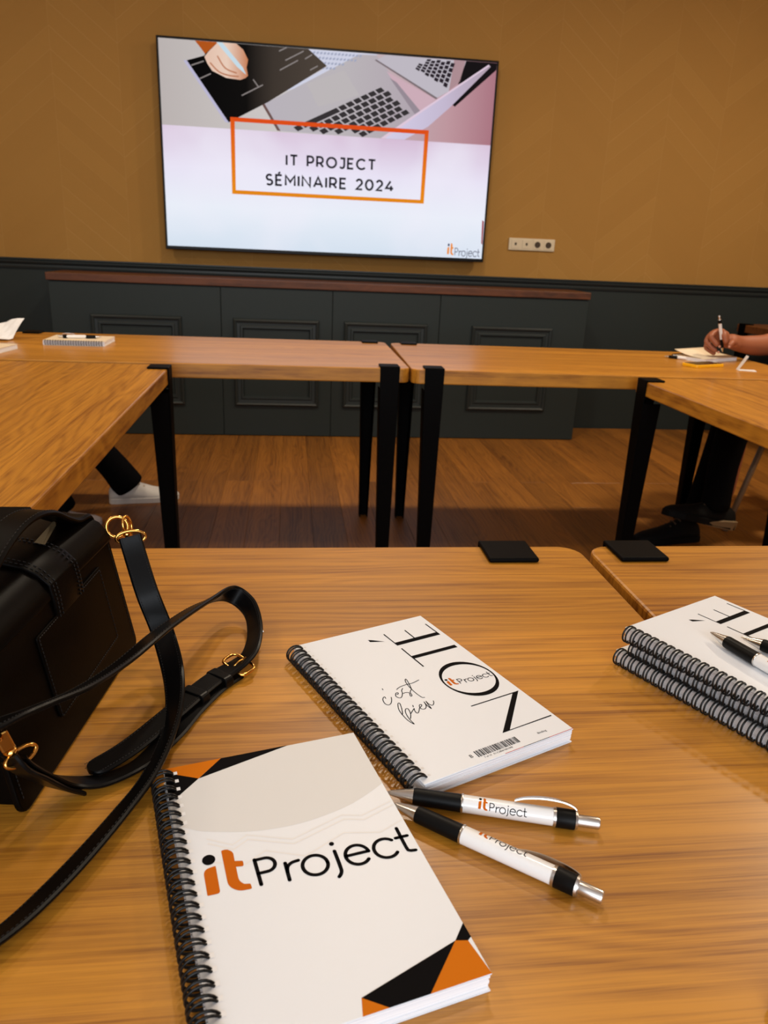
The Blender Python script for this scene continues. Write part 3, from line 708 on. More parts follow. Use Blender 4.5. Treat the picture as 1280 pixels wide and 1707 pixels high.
# --- the cover that reads NOTÉ
def note_print(c, th, full=True):
    f = on(th); lw = 1.2
    def glyph(polys, lines=()):
        P = Print()
        for q in polys: P.poly(q)
        for q in lines: P.stroke(q, lw, False)
        P.build('title_letter', M['ink'], c, f)
    glyph([[(-52.5, 154.2), (-2.1, 154.4), (-45.2, 194.8), (-2.5, 194.5), (-2.5, 195.8), (-53.0, 195.5), (-9.6, 155.6), (-52.5, 155.3)]])
    n = 48; cx, cy = -28.0, 119.0; P = Print()
    P.strip([(cx+24.8*math.cos(2*PI*k/n), cy+28.4*math.sin(2*PI*k/n)) for k in range(n)], [(cx+23.3*math.cos(2*PI*k/n), cy+23.4*math.sin(2*PI*k/n)) for k in range(n)]); P.build('title_letter', M['ink'], c, f)
    glyph([[(-53.4, 48.5), (-52.0, 48.5), (-52.0, 64.5), (-4.2, 65.0), (-4.2, 69.9), (-51.8, 69.4), (-51.7, 84.9), (-53.1, 84.9)]])
    glyph([[(-54.1, 17.7), (-52.8, 17.7), (-52.4, 36.6), (-31.5, 36.6), (-31.5, 19.7), (-30.2, 19.7), (-30.2, 36.6), (-5.7, 36.6), (-6.0, 17.7), (-4.7, 17.7), (-4.4, 42.2), (-53.4, 42.2)]])
    glyph([[(-72.6, 20.8), (-69.6, 22.4), (-60, 30.2), (-72.7, 25.0)]])
    if not full: return
    R_ = Print(); w = .72
    for k, s in dict(c=[(-108.7, 113.1), (-108.3, 110.6), (-110.1, 111.4), (-112.0, 114.1), (-113.1, 119.1), (-111.7, 122.1), (-108.8, 121.3), (-105.9, 117.8), (-103.8, 113.7)],
        apo=[(-103.8, 99.2), (-104.0, 100.8)],
        e=[(-97.5, 112.2), (-96.0, 112.1), (-95.3, 110.5), (-96.4, 110.0), (-98.2, 111.4), (-99.5, 114.5), (-98.1, 117.6), (-95.6, 117.0), (-92.4, 112.9), (-90.7, 109.1), (-88.1, 106.5)],
        s=[(-92.7, 113.3), (-89.2, 113.2), (-86.9, 114.8), (-88.4, 118.8), (-88.0, 120.0), (-86.7, 118.7), (-86.2, 116.2), (-85.2, 113.8), (-82.5, 111.3)],
        t=[(-82.2, 111.4), (-79.4, 103.1), (-77.7, 95.9), (-78.8, 95.9), (-80.5, 99.5), (-81.7, 105.8), (-82.1, 112.5), (-82.0, 119.3), (-81.0, 125.4), (-79.2, 126.4)],
        bar=[(-93.5, 105.7), (-89.5, 103.8), (-82.7, 102.9), (-76.1, 103.3), (-68.7, 101.7)],
        b=[(-108.3, 138.5), (-105.1, 132.2), (-102.5, 125.5), (-102.7, 123.6), (-104.6, 125.3), (-107.6, 131.8), (-108.9, 139.0), (-109.1, 147.6), (-107.4, 153.9), (-107.1, 146.9), (-105.7, 139.8), (-103.9, 135.5), (-101.9, 133.4), (-100.5, 134.2), (-101.4, 138.6), (-103.4, 142.8), (-106.1, 146.6)],
        i=[(-102.7, 141.4), (-98.7, 138.2), (-95.8, 136.1), (-96.9, 138.2), (-97.4, 141.9), (-96.2, 142.6), (-93.5, 140.0), (-91.5, 137.5), (-88.5, 135.9), (-87.4, 134.2), (-88.6, 133.5), (-90.3, 135.4), (-90.9, 138.7), (-89.4, 140.4), (-87.0, 139.8), (-84.6, 136.5), (-83.3, 131.7)],
        idot=[(-94.3, 131.7), (-95.1, 133.8)],
        n=[(-83.3, 131.7), (-84.0, 137.3), (-83.4, 142.5), (-82.5, 136.7), (-81.4, 131.8), (-81.6, 135.4), (-80.5, 138.6), (-78.8, 138.6), (-76.6, 136.1), (-75.7, 134.0)]).items():
        R_.stroke(s, w, smooth=5 if len(s) > 2 else 0)
    R_.build('handwritten_print', M['ink'], c, f)['kind'] = 'stuff'
    B = Print(); rb = random.Random(11); x = -87.5
    while x < -47.2:
        wd = rb.choice((.35, .45, .7, .9)); B.poly([(x, 203.4), (x+wd, 203.4), (x+wd, 210.6), (x, 210.6)]); x += wd+rb.choice((.3, .4, .6, .8))
    B.build('barcode', M['ink'], c, f)['kind'] = 'stuff'
    font_print('code_print', '7 of 10   01-C2806/780109B', 2.3, M['ink'], c, lambda x, y: ((-84+x)/1000, (-213.4+y)/1000, th+.00012))
    font_print('letter_print', 'B', 5.0, M['ink'], c, lambda x, y: ((-93.6+x)/1000, (-208.8+y)/1000, th+.00012))
    font_print('tiny_word_print', 'Binding', 3.0, M['ink'], c, lambda x, y: ((-29+x)/1000, (-209.4+y)/1000, th+.00012))
    P = Print(); P.poly([(-67.6, 216.3), (-50, 216.3), (-50, 216.8), (-67.6, 216.8)]); P.poly([(-24, 216.3), (.4, 216.3), (.4, 216.8), (-24, 216.8)]); P.build('red_rule', M['red_ink'], c, f)['kind'] = 'stuff'
    P = Print(); P.poly([(-50, 216.3), (-24, 216.3), (-24, 216.8), (-50, 216.8)]); P.build('dark_rule', M['ink'], c, f)
    k = 42.6/124.7; ca = math.radians(-3.2)
    lf = lambda x, y: ((x*k*math.cos(ca)-y*k*math.sin(ca)-49.6)/1000, (x*k*math.sin(ca)+y*k*math.cos(ca)-122.2)/1000, th+.00014)
    put_logo(c, M['orange_logo'], M['ink'], lf, False, 'printed_logo')
    hp = Print(); holes(hp, NL, inset=-NW+.0085, sz=.0011); hp.build('punched_holes', M['grey_ink'], c, lambda x, y: (x, y, th+.00010))['kind'] = 'stuff'
n2, c2 = notebook('spiral_notebook', 'white spiral notebook with NOTÉ title and barcode, lying above the pens', (.1309, .6858, TH), math.atan2(.4124, .911), TH1)
note_print(c2, TH1)
# --- stack of three at right
SR = math.radians(27.4)
so = Vector((.4346, .6706, 0))
labs = ['topmost spiral notebook of the stack, NOTÉ cover, pens on top', 'middle spiral notebook of the stack, squeezed between two others', 'bottom spiral notebook of the stack, resting on the right table']
for k, (dz, lab, dx, dy, dr) in enumerate(((.0255, labs[0], 0, 0, 0), (.0128, labs[1], .0045, -.0035, .6), (0, labs[2], -.003, .003, -.4))):
    nb, c = notebook('spiral_notebook', lab, (so.x+dx, so.y+dy, TH+dz), SR+math.radians(dr), .0125, group='notebooks stacked at right')
    if k == 0: note_print(c, .0125, False)

# ================================================================== PENS
def pen(label, p0, p1, roll=0.0, z=None, clip=True, text=True, group='white promotional pens', logo_ang=35):
    """p0 tip, p1 push button; lies with its axis p0-p1"""
    a = Vector(p0); b = Vector(p1); d = b-a; L = .1435
    t = empty('ballpoint_pen', a); tag(t, label, 'pen', group)
    X = d.normalized(); Z = Vector((0, 0, 1)); Y = Z.cross(X).normalized(); Z = X.cross(Y)
    mt = Matrix((X, Y, Z)).transposed().to_4x4(); t.matrix_world = Matrix.Translation(a) @ mt @ Matrix.Rotation(roll, 4, 'X')
    def seg(name, prof, m, n=24):
        bm = bmesh.new(); lathe_x(bm, prof, n); o = bmo(name, bm, m, t, True); smooth_by_angle(o, .6); return o
    seg('tip', [(0, .0006), (.002, .0011), (.0022, .0016), (.016, .0047), (.0185, .0052)], M['silver'])
    seg('grip', [(.0185, .0053), (.020, .0056), (.049, .0060), (.0515, .0060)], M['grip'])
    bd = seg('barrel', [(.0515, .0057), (.0517, .0059), (.113, .0059)], M['penwhite'], 32)
    seg('lower_ring', [(.0513, .0062), (.0517, .0064), (.0527, .0064), (.0529, .0061)], M['silver'])
    seg('upper_ring', [(.1128, .0060), (.113, .0064), (.1148, .0064), (.115, .006)], M['silver'])
    seg('collar', [(.1145, .0062), (.115, .0065), (.127, .0065), (.1275, .006)], M['grip'])
    seg('cap_ring', [(.1272, .006), (.1274, .0064), (.1290, .0058), (.1294, .004)], M['silver'])
    seg('push_button', [(.1292, .0040), (.1425, .0040), (.1435, .0036)], M['silver'])
    if clip:
        bm = bmesh.new(); pts = [(.128, 0, .0066), (.125, 0, .0086), (.118, 0, .0104), (.106, 0, .0108), (.095, 0, .0094), (.0885, 0, .0074), (.0870, 0, .0066)]
        c = catmull(pts, 4); rings = []
        for q in c:
            hw = .0026 if q.x > .1 else .0026-.0010*(.1-q.x)/.013
            rings.append([bm.verts.new((q.x, s*hw, q.z+h)) for s, h in ((-1, 0), (1, 0), (1, .0009), (-1, .0009))])
        for r0, r1 in zip(rings, rings[1:]):
            for k in range(4): bm.faces.new((r0[k], r0[(k+1) % 4], r1[(k+1) % 4], r1[k]))
        bm.faces.new(rings[0][::-1]); bm.faces.new(rings[-1]); bmo('clip', bm, M['silver'], t, False)
    if text:
        O_, D_ = logo(); k = .0318/124.7; r = .00598; lm = math.radians(logo_ang)
        def wrap(x, y):
            an = lm-(y-17)*k/r           # around the barrel, top of the letters towards the clip
            return (.0630+x*k, -r*math.sin(an), r*math.cos(an))
        def fine(P):
            bm = bmesh.new(); vs = [bm.verts.new((p[0], p[1], 0)) for p in P.v]
            for q in P.f:
                try: bm.faces.new([vs[i] for i in q])
                except ValueError: pass
            bmesh.ops.triangulate(bm, faces=[q for q in bm.faces if len(q.verts) > 4])
            for it in range(3):
                es = [e for e in bm.edges if abs(e.verts[0].co.y-e.verts[1].co.y) > 4]
                if es: bmesh.ops.subdivide_edges(bm, edges=es, cuts=1, use_grid_fill=False)
            bmesh.ops.triangulate(bm, faces=bm.faces[:])
            for v in bm.verts: v.co = wrap(v.co.x, v.co.y)
            return bm
        for P, nm, m in ((merged(O_), 'printed_logo_orange', M['orange_logo']), (merged(D_), 'printed_logo_black', M['ink'])):
            bmo(nm, fine(P), m, bd)['kind'] = 'stuff'
    return t
PR = TH+.0066
pen('white pen with visible clip and full logo, upper of the two by the front notebook', (.0670, .4315, PR), (.2069, .3909, PR), math.radians(-24), logo_ang=56)
pen('white pen with half-turned logo, lower of the two by the front notebook', (.0700, .4200, PR), (.1815, .3330, PR), math.radians(-96), logo_ang=62)
SZ = TH+.0255+.0125+.0066
pen('white pen on the stacked notebooks, its tip pointing at the title letters', (.3800, .5810, SZ), (.4225, .4440, SZ), math.radians(-40))
pen('white pen farther right on the stacked notebooks, mostly outside the frame', (.4040, .5712, SZ), (.4900, .4570, SZ), math.radians(-30))

# ================================================================== HANDBAG
bag = empty('handbag', (-.19, .54, TH)); tag(bag, 'black leather handbag with gold hardware and loose shoulder strap standing on the table', 'bag')
BA = Vector((-.17161, .42732, TH)); BU = Vector((.12836, .99173, 0)).normalized(); BN = Vector((-.99173, .12836, 0)); BZ = Vector((0, 0, 1))
def bp(u, n, z): return BA+BU*u+BN*n+BZ*z-bag.location
LEAN = math.tan(math.radians(10)); BL = .234; FH = .116
def bag_shell(name, prof, u0, u1, m, closed=True, bevel=.0015, seg=2):
    bm = bmesh.new(); a = [bm.verts.new(bp(u0, *p)) for p in prof]; b = [bm.verts.new(bp(u1, *p)) for p in prof]; n = len(prof)
    for i in range(n if closed else n-1): bm.faces.new((a[i], a[(i+1) % n], b[(i+1) % n], b[i]))
    if closed: bm.faces.new(a[::-1]); bm.faces.new(b)
    o = bmo(name, bm, m, bag, False, bevel, seg); smooth_by_angle(o, .75); return o
bag_shell('body', [(.003, .001), (.0225, FH-.006), (.034, .122), (.055, .126), (.078, .122), (.092, FH-.008), (.104, .001)], .012, BL-.012, M['leather'])
# flap rolling over the top and down the far side
fp = [(.0165, .107), (.0195, FH-.002), (.026, .1225), (.036, .1275), (.056, .131), (.078, .1275), (.093, .119), (.100, .105), (.1085, .050)]
fo = [Vector((0, *p)) for p in fp]
outer = fp; inner = [(p[0]+(.0022 if i < 4 else (0 if i == 4 else -.0022)), p[1]-.0026) for i, p in enumerate(fp)]
bag_shell('flap', outer+inner[::-1], .002, BL-.002, M['leather'], True, .0008, 1)
def panel(name, pts, lift, th, m, bevel=.0012, flip=False):
    """plate lying on the leaning back face: pts are (u, v) in the plane of the face"""
    bm = bmesh.new(); A = []; B = []; c, s = math.cos(math.radians(10)), math.sin(math.radians(10))
    for u, v in pts:
        base = bp(u, v*s, v*c); nrm = -BN*c-BZ*-s*0+BZ*s
        nrm = (BU.cross(BN*s+BZ*c)).normalized()
        if nrm.dot(BN) > 0: nrm = -nrm
        A.append(bm.verts.new(base+nrm*lift)); B.append(bm.verts.new(base+nrm*(lift+th)))
    bm.faces.new(A[::-1]); bm.faces.new(B); n = len(pts)
    for i in range(n): bm.faces.new((A[i], A[(i+1) % n], B[(i+1) % n], B[i]))
    o = bmo(name, bm, m, bag, False, bevel, 2, 1.0); return o
face = rounded([(0, .0015), (BL, .0015), (BL-.003, .117), (.003, .117)], [.012, .010, .006, .006], 6)
panel('back_panel', face, -.004, .0045, M['leather'])
pk = rounded([(.073, .026), (.196, .028), (.196, .097), (.073, .094)], [.008, .008, .002, .002], 5)
panel('back_pocket', pk, .0004, .0018, M['leather'], .0007)
def stitch(name, path, d, lift, gap=.0032, ln=.0019, closed=False):
    """row of tiny stitches along a (u, v) path on the back face"""
    bm = bmesh.new(); c, s = math.cos(math.radians(10)), math.sin(math.radians(10)); nrm = BU.cross(BN*s+BZ*c).normalized()
    if nrm.dot(BN) > 0: nrm = -nrm
    P = [Vector(p) for p in path]+([Vector(path[0])] if closed else [])
    for a, b in zip(P, P[1:]):
        L = (b-a).length; k = max(int(L/gap), 1)
        for i in range(k):
            p = a+(b-a)*((i+.2)/k); q = a+(b-a)*((i+.2)/k)+(b-a).normalized()*ln
            tube(bm, [bp(x.x, x.y*s, x.y*c)+nrm*lift for x in (p, q)], d, 4)
    o = bmo(name, bm, M['thread'], bag); o['kind'] = 'stuff'; return o
stitch('stitching', [(.0755, .0925), (.0755, .0285), (.1935, .0305), (.1935, .0945), (.0755, .0925)], .00045, .0023)
stitch('stitching', [(.006, .112), (.006, .012)], .00045, .0007); stitch('stitching', [(.229, .012), (.226, .112)], .00045, .0007)
# closing belt over the top, tucked behind the pocket
bp_ = [(.0168-.0035, .090), (.0185-.004, .104), (.019-.002, FH+.0015), (.026, .1265), (.037, .1315), (.056, .135), (.078, .1315), (.096, .122)]
bi_ = [(p[0]+(.003 if i < 4 else 0), p[1]-(.0028 if i > 2 else 0)) for i, p in enumerate(bp_)]
bag_shell('closing_belt', bp_+bi_[::-1], .108, .158, M['leather'], True, .0011, 2)
bm = bmesh.new()
for uu in (.111, .116, .150, .155):
    for i in range(len(bp_)-1):
        a = Vector(bp_[i]); b = Vector(bp_[i+1]); k = max(int((b-a).length/.0034), 1)
        for q in range(k):
            p0 = a+(b-a)*((q+.15)/k); p1 = a+(b-a)*((q+.7)/k); off = Vector((-.0004, .0004))
            tube(bm, [bp(uu, *(p0+off)), bp(uu, *(p1+off))], .00045, 4)
o = bmo('stitching', bm, M['thread'], bag); o['kind'] = 'stuff'
# carrying handle
hpts = [bp(*p) for p in ((.236, .042, .116), (.228, .042, .1285), (.206, .042, .1325), (.185, .042, .142), (.162, .042, .1545), (.136, .042, .1615), (.108, .042, .1615), (.080, .042, .154), (.055, .042, .142), (.036, .042, .134), (.014, .042, .130), (.002, .042, .120))]
ribbon('handle', hpts, [BN]*len(hpts), .0225, .0045, M['leather'], bag, 6)
bm = bmesh.new(); hc = catmull(hpts, 14)
for s in (-1, 1):
    for i in range(0, len(hc)-1, 2):
        t = (hc[i+1]-hc[i]).normalized(); up = BN.cross(t); up = up if up.z > 0 else -up
        tube(bm, [hc[i]+BN*s*.0088+up*.0024, hc[i+1]+BN*s*.0088+up*.0024], .0004, 4)
o = bmo('stitching', bm, M['thread'], bag); o['kind'] = 'stuff'
boxl = [bp(.150, .044, .134), bp(.147, .036, .134), bp(.186, .044, .1350), bp(.190, .046, .1368)]
mk('lining_tab', [tuple(p) for p in boxl]+[tuple(p+BN*.002) for p in boxl], [(0, 1, 2, 3), (7, 6, 5, 4), (0, 4, 5, 1), (1, 5, 6, 2), (2, 6, 7, 3), (3, 7, 4, 0)], M['suede'], bag)
# shoulder strap: far ring -> table -> out of frame at left -> back across the bag -> loop -> buckle -> free end
BO = bag.location
SP = [((-.1405, .652, .862), (.95, .3, .1)), ((-.136, .646, .848), (.95, .3, .1)), ((-.124, .628, .818), (.95, .3, .1)), ((-.1104, .6162, .784), (.92, .32, .2)), ((-.0958, .572, .767), (.80, .2, .50)), ((-.0895, .519, .7625), (.72, .05, .66)),
      ((-.095, .462, .7605), (.75, -.15, .6)), ((-.109, .419, .759), (.8, -.3, .5)), ((-.132, .366, .758), (.8, -.4, .4)), ((-.155, .328, .758), (.7, -.5, .4)), ((-.188, .296, .762), (.3, -.9, .3)), ((-.226, .300, .775), (-.4, -.8, .3)),
      ((-.240, .340, .800), (-.9, -.3, .2)), ((-.212, .384, .826), (.5, -.8, .1)), ((-.172, .413, .834), (.88, -.25, .3)), ((-.156, .434, .831), (.88, -.2, .38)), ((-.1385, .465, .824), (.88, -.2, .38)), ((-.1235, .517, .813), (.88, -.2, .38)), ((-.1030, .577, .809), (.90, -.2, .36)), ((-.0800, .648, .797), (.85, -.2, .45)),
      ((-.060, .706, .780), (.55, .1, .8)), ((-.0405, .698, .769), (.50, .25, .85)), ((-.0330, .660, .7640), (.70, .1, .68)), ((-.0350, .622, .7625), (.80, -.25, .45)), ((-.0440, .604, .7605), (.75, -.6, .2)), ((-.056, .591, .7590), (.7, -.7, .0)),
      ((-.070, .573, .7585), (.75, -.62, 0)), ((-.091, .535, .7580), (.8, -.55, 0)), ((-.117, .491, .7575), (.72, -.65, 0)), ((-.1395, .4655, .7570), (.7, -.7, 0))]
pts = [Vector(p[0])-BO for p in SP]; wd = [Vector(p[1]) for p in SP]
o, sc, sw = ribbon('shoulder_strap', pts, wd, .0195, .0034, M['leather2'], bag, 16, True)
bm = bmesh.new()
for i in range(0, len(sc)-2, 1):
    t = (sc[i+1]-sc[i]).normalized(); d = (sw[i]-t*sw[i].dot(t)).normalized(); m_ = t.cross(d)
    L = (sc[i+1]-sc[i]).length; k = max(int(L/.0034), 1)
    for q in range(k):
        p0 = sc[i].lerp(sc[i+1], (q+.15)/k); p1 = sc[i].lerp(sc[i+1], (q+.7)/k)
        for s in (-1, 1):
            for side in (-1, 1): tube(bm, [p0+d*s*.0072+m_*side*.0018, p1+d*s*.0072+m_*side*.0018], .00038, 4, cap=False)
o = bmo('stitching', bm, M['thread'], bag); o['kind'] = 'stuff'
# short buckle strap from the near clasp
S2 = [((-.1685, .4165, .8085), (.8, -.5, .4)), ((-.1655, .4225, .797), (.8, -.5, .3)), ((-.158, .434, .780), (.8, -.55, .2)), ((-.147, .4475, .763), (.6, -.75, .2)), ((-.128, .459, .7545), (.35, -.9, .25)), ((-.106, .476, .7545), (.6, -.75, .3)), ((-.090, .510, .7535), (.8, -.5, .1)),
      ((-.078, .545, .7530), (.8, -.55, 0)), ((-.062, .578, .7530), (.72, -.65, 0)), ((-.047, .597, .7535), (.7, -.7, 0))]
ribbon('buckle_strap', [Vector(p[0])-BO for p in S2], [Vector(p[1]) for p in S2], .0195, .0034, M['leather2'], bag, 8)
S3 = [((-.1700, .4140, .8085), (.8, -.5, .4)), ((-.1640, .4135, .800), (.8, -.5, .3)), ((-.158, .422, .787), (.8, -.5, .3)), ((-.150, .436, .768), (.7, -.6, .3)), ((-.143, .4465, .7575), (.6, -.75, .2))]
ribbon('strap_fold', [Vector(p[0])-BO for p in S3], [Vector(p[1]) for p in S3], .0195, .003, M['leather2'], bag, 6)
def frame_at(p, d, up):
    d = Vector(d).normalized(); up = Vector(up); up = (up-d*up.dot(d)).normalized(); return Matrix.Translation(Vector(p)-BO) @ Matrix((d, up.cross(d), up)).transposed().to_4x4()
def keeper(p, d):
    mt = frame_at(p, d, (0, 0, 1)); bm = bmesh.new()
    outer = rrect(-.0125, .0125, -.0052, .0056, .004, 4); inner = rrect(-.0106, .0106, -.0034, .0038, .003, 4); n = len(outer)
    R = []
    for x in (-.0045, .0045): R.append(([bm.verts.new(mt @ Vector((x, a, b))) for a, b in outer], [bm.verts.new(mt @ Vector((x, a, b))) for a, b in inner]))
    for i in range(n):
        j = (i+1) % n
        bm.faces.new((R[0][0][i], R[0][0][j], R[1][0][j], R[1][0][i])); bm.faces.new((R[0][1][j], R[0][1][i], R[1][1][i], R[1][1][j]))
        for q in (0, 1): bm.faces.new((R[q][0][i], R[q][0][j], R[q][1][j], R[q][1][i]))
    bmo('strap_keeper', bm, M['leather2'], bag, False, .0008, 2)
keeper((-.0595, .5855, .7560), (-.66, -.75, 0)); keeper((-.0775, .5600, .7558), (-.55, -.83, 0))
# buckle frame, prong
mt = frame_at((-.0445, .6025, .7600), (-.68, -.73, -.12), (.15, -.1, 1)); bm = bmesh.new()
tube(bm, [mt @ Vector((x, y, .0)) for x, y in rounded([(-.008, -.0135), (.0085, -.0135), (.0085, .0135), (-.008, .0135)], .006, 5)], .0015, 8, True); bmo('buckle', bm, M['gold'], bag, True)
bm = bmesh.new(); tube(bm, [mt @ Vector(p) for p in ((.0085, 0, .001), (0, 0, .0030), (-.0085, 0, .0022))], .0011, 6); bmo('buckle_prong', bm, M['gold'], bag, True)
bm = bmesh.new(); mt = frame_at((-.0272, .655, .7640), (1, 0, 0), (0, 0, 1)); tube(bm, [mt @ Vector((-.003, 0, 0)), mt @ Vector((.0026, 0, 0))], .0012, 8); bmo('strap_hole_rivet', bm, M['silver'], bag)
def ring(name, c, nrm, r, wr, sx=1.0, sy=1.0, up=(0, 0, 1)):
    N = Vector(nrm).normalized(); U = Vector(up); U = (U-N*U.dot(N)).normalized(); V = N.cross(U); bm = bmesh.new()
    tube(bm, [Vector(c)-BO+(U*math.cos(2*PI*k/24)*sy+V*math.sin(2*PI*k/24)*sx)*r for k in range(24)], wr, 8, True); return bmo(name, bm, M['gold'], bag, True)
# far end hardware
ring('d_ring', (-.1545, .668, .8650), (.25, -.9, .35), .0092, .0016)
ring('snap_hook', (-.1450, .666, .8670), (.9, -.3, .2), .0088, .0013, .75, 1.0)
bm = bmesh.new(); tube(bm, [Vector(p)-BO for p in ((-.1465, .662, .8610), (-.1420, .656, .8620))], [.0042, .0034], 10); bmo('swivel', bm, M['gold'], bag, True)
ring('strap_ring', (-.1400, .6535, .8605), (.28, -.9, .1), .0108, .0014, 1.15, .55)
# near end hardware
ring('d_ring', (-.1765, .409, .835), (.8, .3, .5), .0100, .0016)
bm = bmesh.new(); mt = frame_at((-.1710, .4130, .8215), (.35, -.1, -.9), (.6, -.8, 0)); 
for q in ((-.0065, .0065, -.004, .004, -.003, .003),):
    vs = box(bm, *q)
    for v_ in vs: v_.co = mt @ v_.co
bmo('snap_hook', bm, M['gold'], bag, False, .0012, 2)
bm = bmesh.new(); tube(bm, [Vector(p)-BO for p in ((-.1690, .4135, .8150), (-.1670, .4150, .8105))], [.0042, .003], 10); bmo('swivel', bm, M['gold'], bag, True)
ring('strap_ring', (-.1645, .4185, .8065), (.8, -.5, .4), .0085, .0014, 1.3, .55)

# ================================================================== SMALL THINGS ON THE FAR TABLES
nb, c = notebook('spiral_notebook', 'closed notebook with spiral toward the camera on the far left table, pen across it', (-.632, 2.815, TH), math.radians(102), .017, 'cream', None, L_=.205, W_=.165)
nb.location = (-.676, 3.02, TH)
for nb_ in (nb,): nb_.rotation_euler = (0, 0, math.radians(90)); nb_.location = (-.842, 2.945, TH)
tag(nb, 'closed notebook with spiral toward the camera on the far left table, pen across it')
pen('pen lying across the closed notebook on the far left table', (-.665, 2.86, TH+.0236), (-.808, 2.845, TH+.0236), 0, text=False, logo_ang=90)
nb3, c = notebook('spiral_notebook', 'cream notebook corner entering the left edge on the left wing table', (-.905, 2.655, TH), math.radians(-70), .016, 'cream')
nb3.location = (-.888, 2.668, TH); nb3.rotation_euler = (0, 0, math.radians(-8))
# crumpled paper at the left edge
rp = random.Random(5); V = []; F = []; nx, ny = 9, 7
for j in range(ny):
    for i in range(nx):
        u, w = i/(nx-1), j/(ny-1)              # u to the right, w away from the viewer; two sharp creases, far edge lifted
        lift = .058*max(0, w-.35)/.65*(.45+.55*u)+.020*abs(u-.45)*w+.012*abs(((u*2.2+w*1.3) % 1)-.5)
        V.append((-.15+.175*u+.020*w*u, -.055+.11*w+.02*(1-u), .0015+lift+rp.uniform(0, .0025)))
for j in range(ny-1):
    for i in range(nx-1): F.append((j*nx+i, j*nx+i+1, (j+1)*nx+i+1, (j+1)*nx+i))
pp = mk('crumpled_paper', V, F, M['paper']); pp.location = (-1.005, 2.915, TH-.0005); pp.rotation_euler = (0, 0, -.15)
so_ = pp.modifiers.new('thick', 'SOLIDIFY'); so_.thickness = .0008
tag(pp, 'crumpled sheet of paper on the far left table at the frame edge', 'paper')
# open pad under the writing hand
padn, c = notebook('spiral_notebook', 'notebook with bent cream page under the writing hand at far right', (1.575, 2.98, TH), math.radians(-155), .014, 'cream', None, rings=True)
padn.rotation_euler = (0, 0, math.radians(-62)); padn.location = (1.758, 2.878, TH)
bm = bmesh.new(); rows = []
for k in range(9):
    u = k/8; x = -NW+NW*u*1.0; zz = .0146+.020*(1-u)**2.2
    rows.append([(bm.verts.new((x, -.004, zz)), bm.verts.new((x, -NL+.004, zz))), (bm.verts.new((x, -.004, zz+.0015)), bm.verts.new((x, -NL+.004, zz+.0015)))])
for a, b in zip(rows, rows[1:]):
    bm.faces.new((a[0][0], a[0][1], b[0][1], b[0][0])); bm.faces.new((a[1][1], a[1][0], b[1][0], b[1][1]))
    for s in (0, 1): bm.faces.new((a[0][s], b[0][s], b[1][s], a[1][s]))
for a in (rows[0], rows[-1]): bm.faces.new((a[0][0], a[0][1], a[1][1], a[1][0]))
bmo('bent_page', bm, M['cream'], padn, True)
pen('pen lying left of the notebook under the writing hand', (1.468, 2.905, PR), (1.575, 2.812, PR), 0, text=False)
ph = empty('mobile_phone', (1.515, 2.69, TH), math.radians(22)); tag(ph, 'black phone in a bright yellow case on the far right table', 'phone')
bm = bmesh.new(); prism(bm, rrect(-.074, .074, -.037, .037, .010), 0, .011); bmo('case', bm, M['yellow'], ph, False, .002, 2, 1.2)
bm = bmesh.new(); prism(bm, rrect(-.068, .068, -.032, .032, .007), .0105, .0116); bmo('glass', bm, M['screen_off'], ph)
cdv = [(0, -.02, 0), (.062, -.02, 0), (.062, .02, 0), (0, .02, 0), (.026, -.02, .052), (.026, .02, .052)]
tc_ = mk('folded_card', cdv, [(0, 1, 2, 3), (0, 3, 5, 4)], M['paper']); tc_.location = (1.607, 2.615, TH+.0005); tc_.rotation_euler = (0, 0, -.35)
q = tc_.modifiers.new('thick', 'SOLIDIFY'); q.thickness = .0012; q.offset = 1
tag(tc_, 'small white card folded into an L beside the yellow phone', 'card')

# ================================================================== CHAIRS
def chair(label, x, y, rz, seatcol, legcol):
    c = empty('chair', (x, y, 0), rz); tag(c, label, 'chair', 'chairs of the two seated people')   # faces local +X
    bm = bmesh.new(); prism(bm, rrect(-.22, .22, -.22, .22, .06), .425, .455); bmo('seat', bm, seatcol, c, False, .01, 2, 1.2)
    for sx, sy, fx in ((1, 1, .285), (1, -1, .19), (-1, 1, -.28), (-1, -1, -.28)):
        bm = bmesh.new(); tube(bm, [(sx*.18, sy*.18, .43), (fx, sy*.18, .0)], .0125, 10); bmo('leg', bm, legcol, c, True)
    bm = bmesh.new(); V = []
    for s in (-.21, .21): tube(bm, [(-.19, s*.9, .43), (-.25, s*.9, .62), (-.30, s*.9, .84)], .011, 8)
    bmo('back_frame', bm, legcol, c, True)
    bm = bmesh.new(); box(bm, -.012, .012, -.21, .21, -.13, .13); o = bmo('backrest', bm, seatcol, c, False, .008, 2); o.location = (-.268, 0, .73); o.rotation_euler = (0, -.22, 0)
    return c
chair('chair with beige slanted legs under the person writing at right', 2.188, 3.135, PI, M['black'], M['chair_leg'])
chair('chair at far left, almost wholly outside the frame, under the white-shoed person', -1.50, 3.11, 0, M['black'], M['chair_leg'])

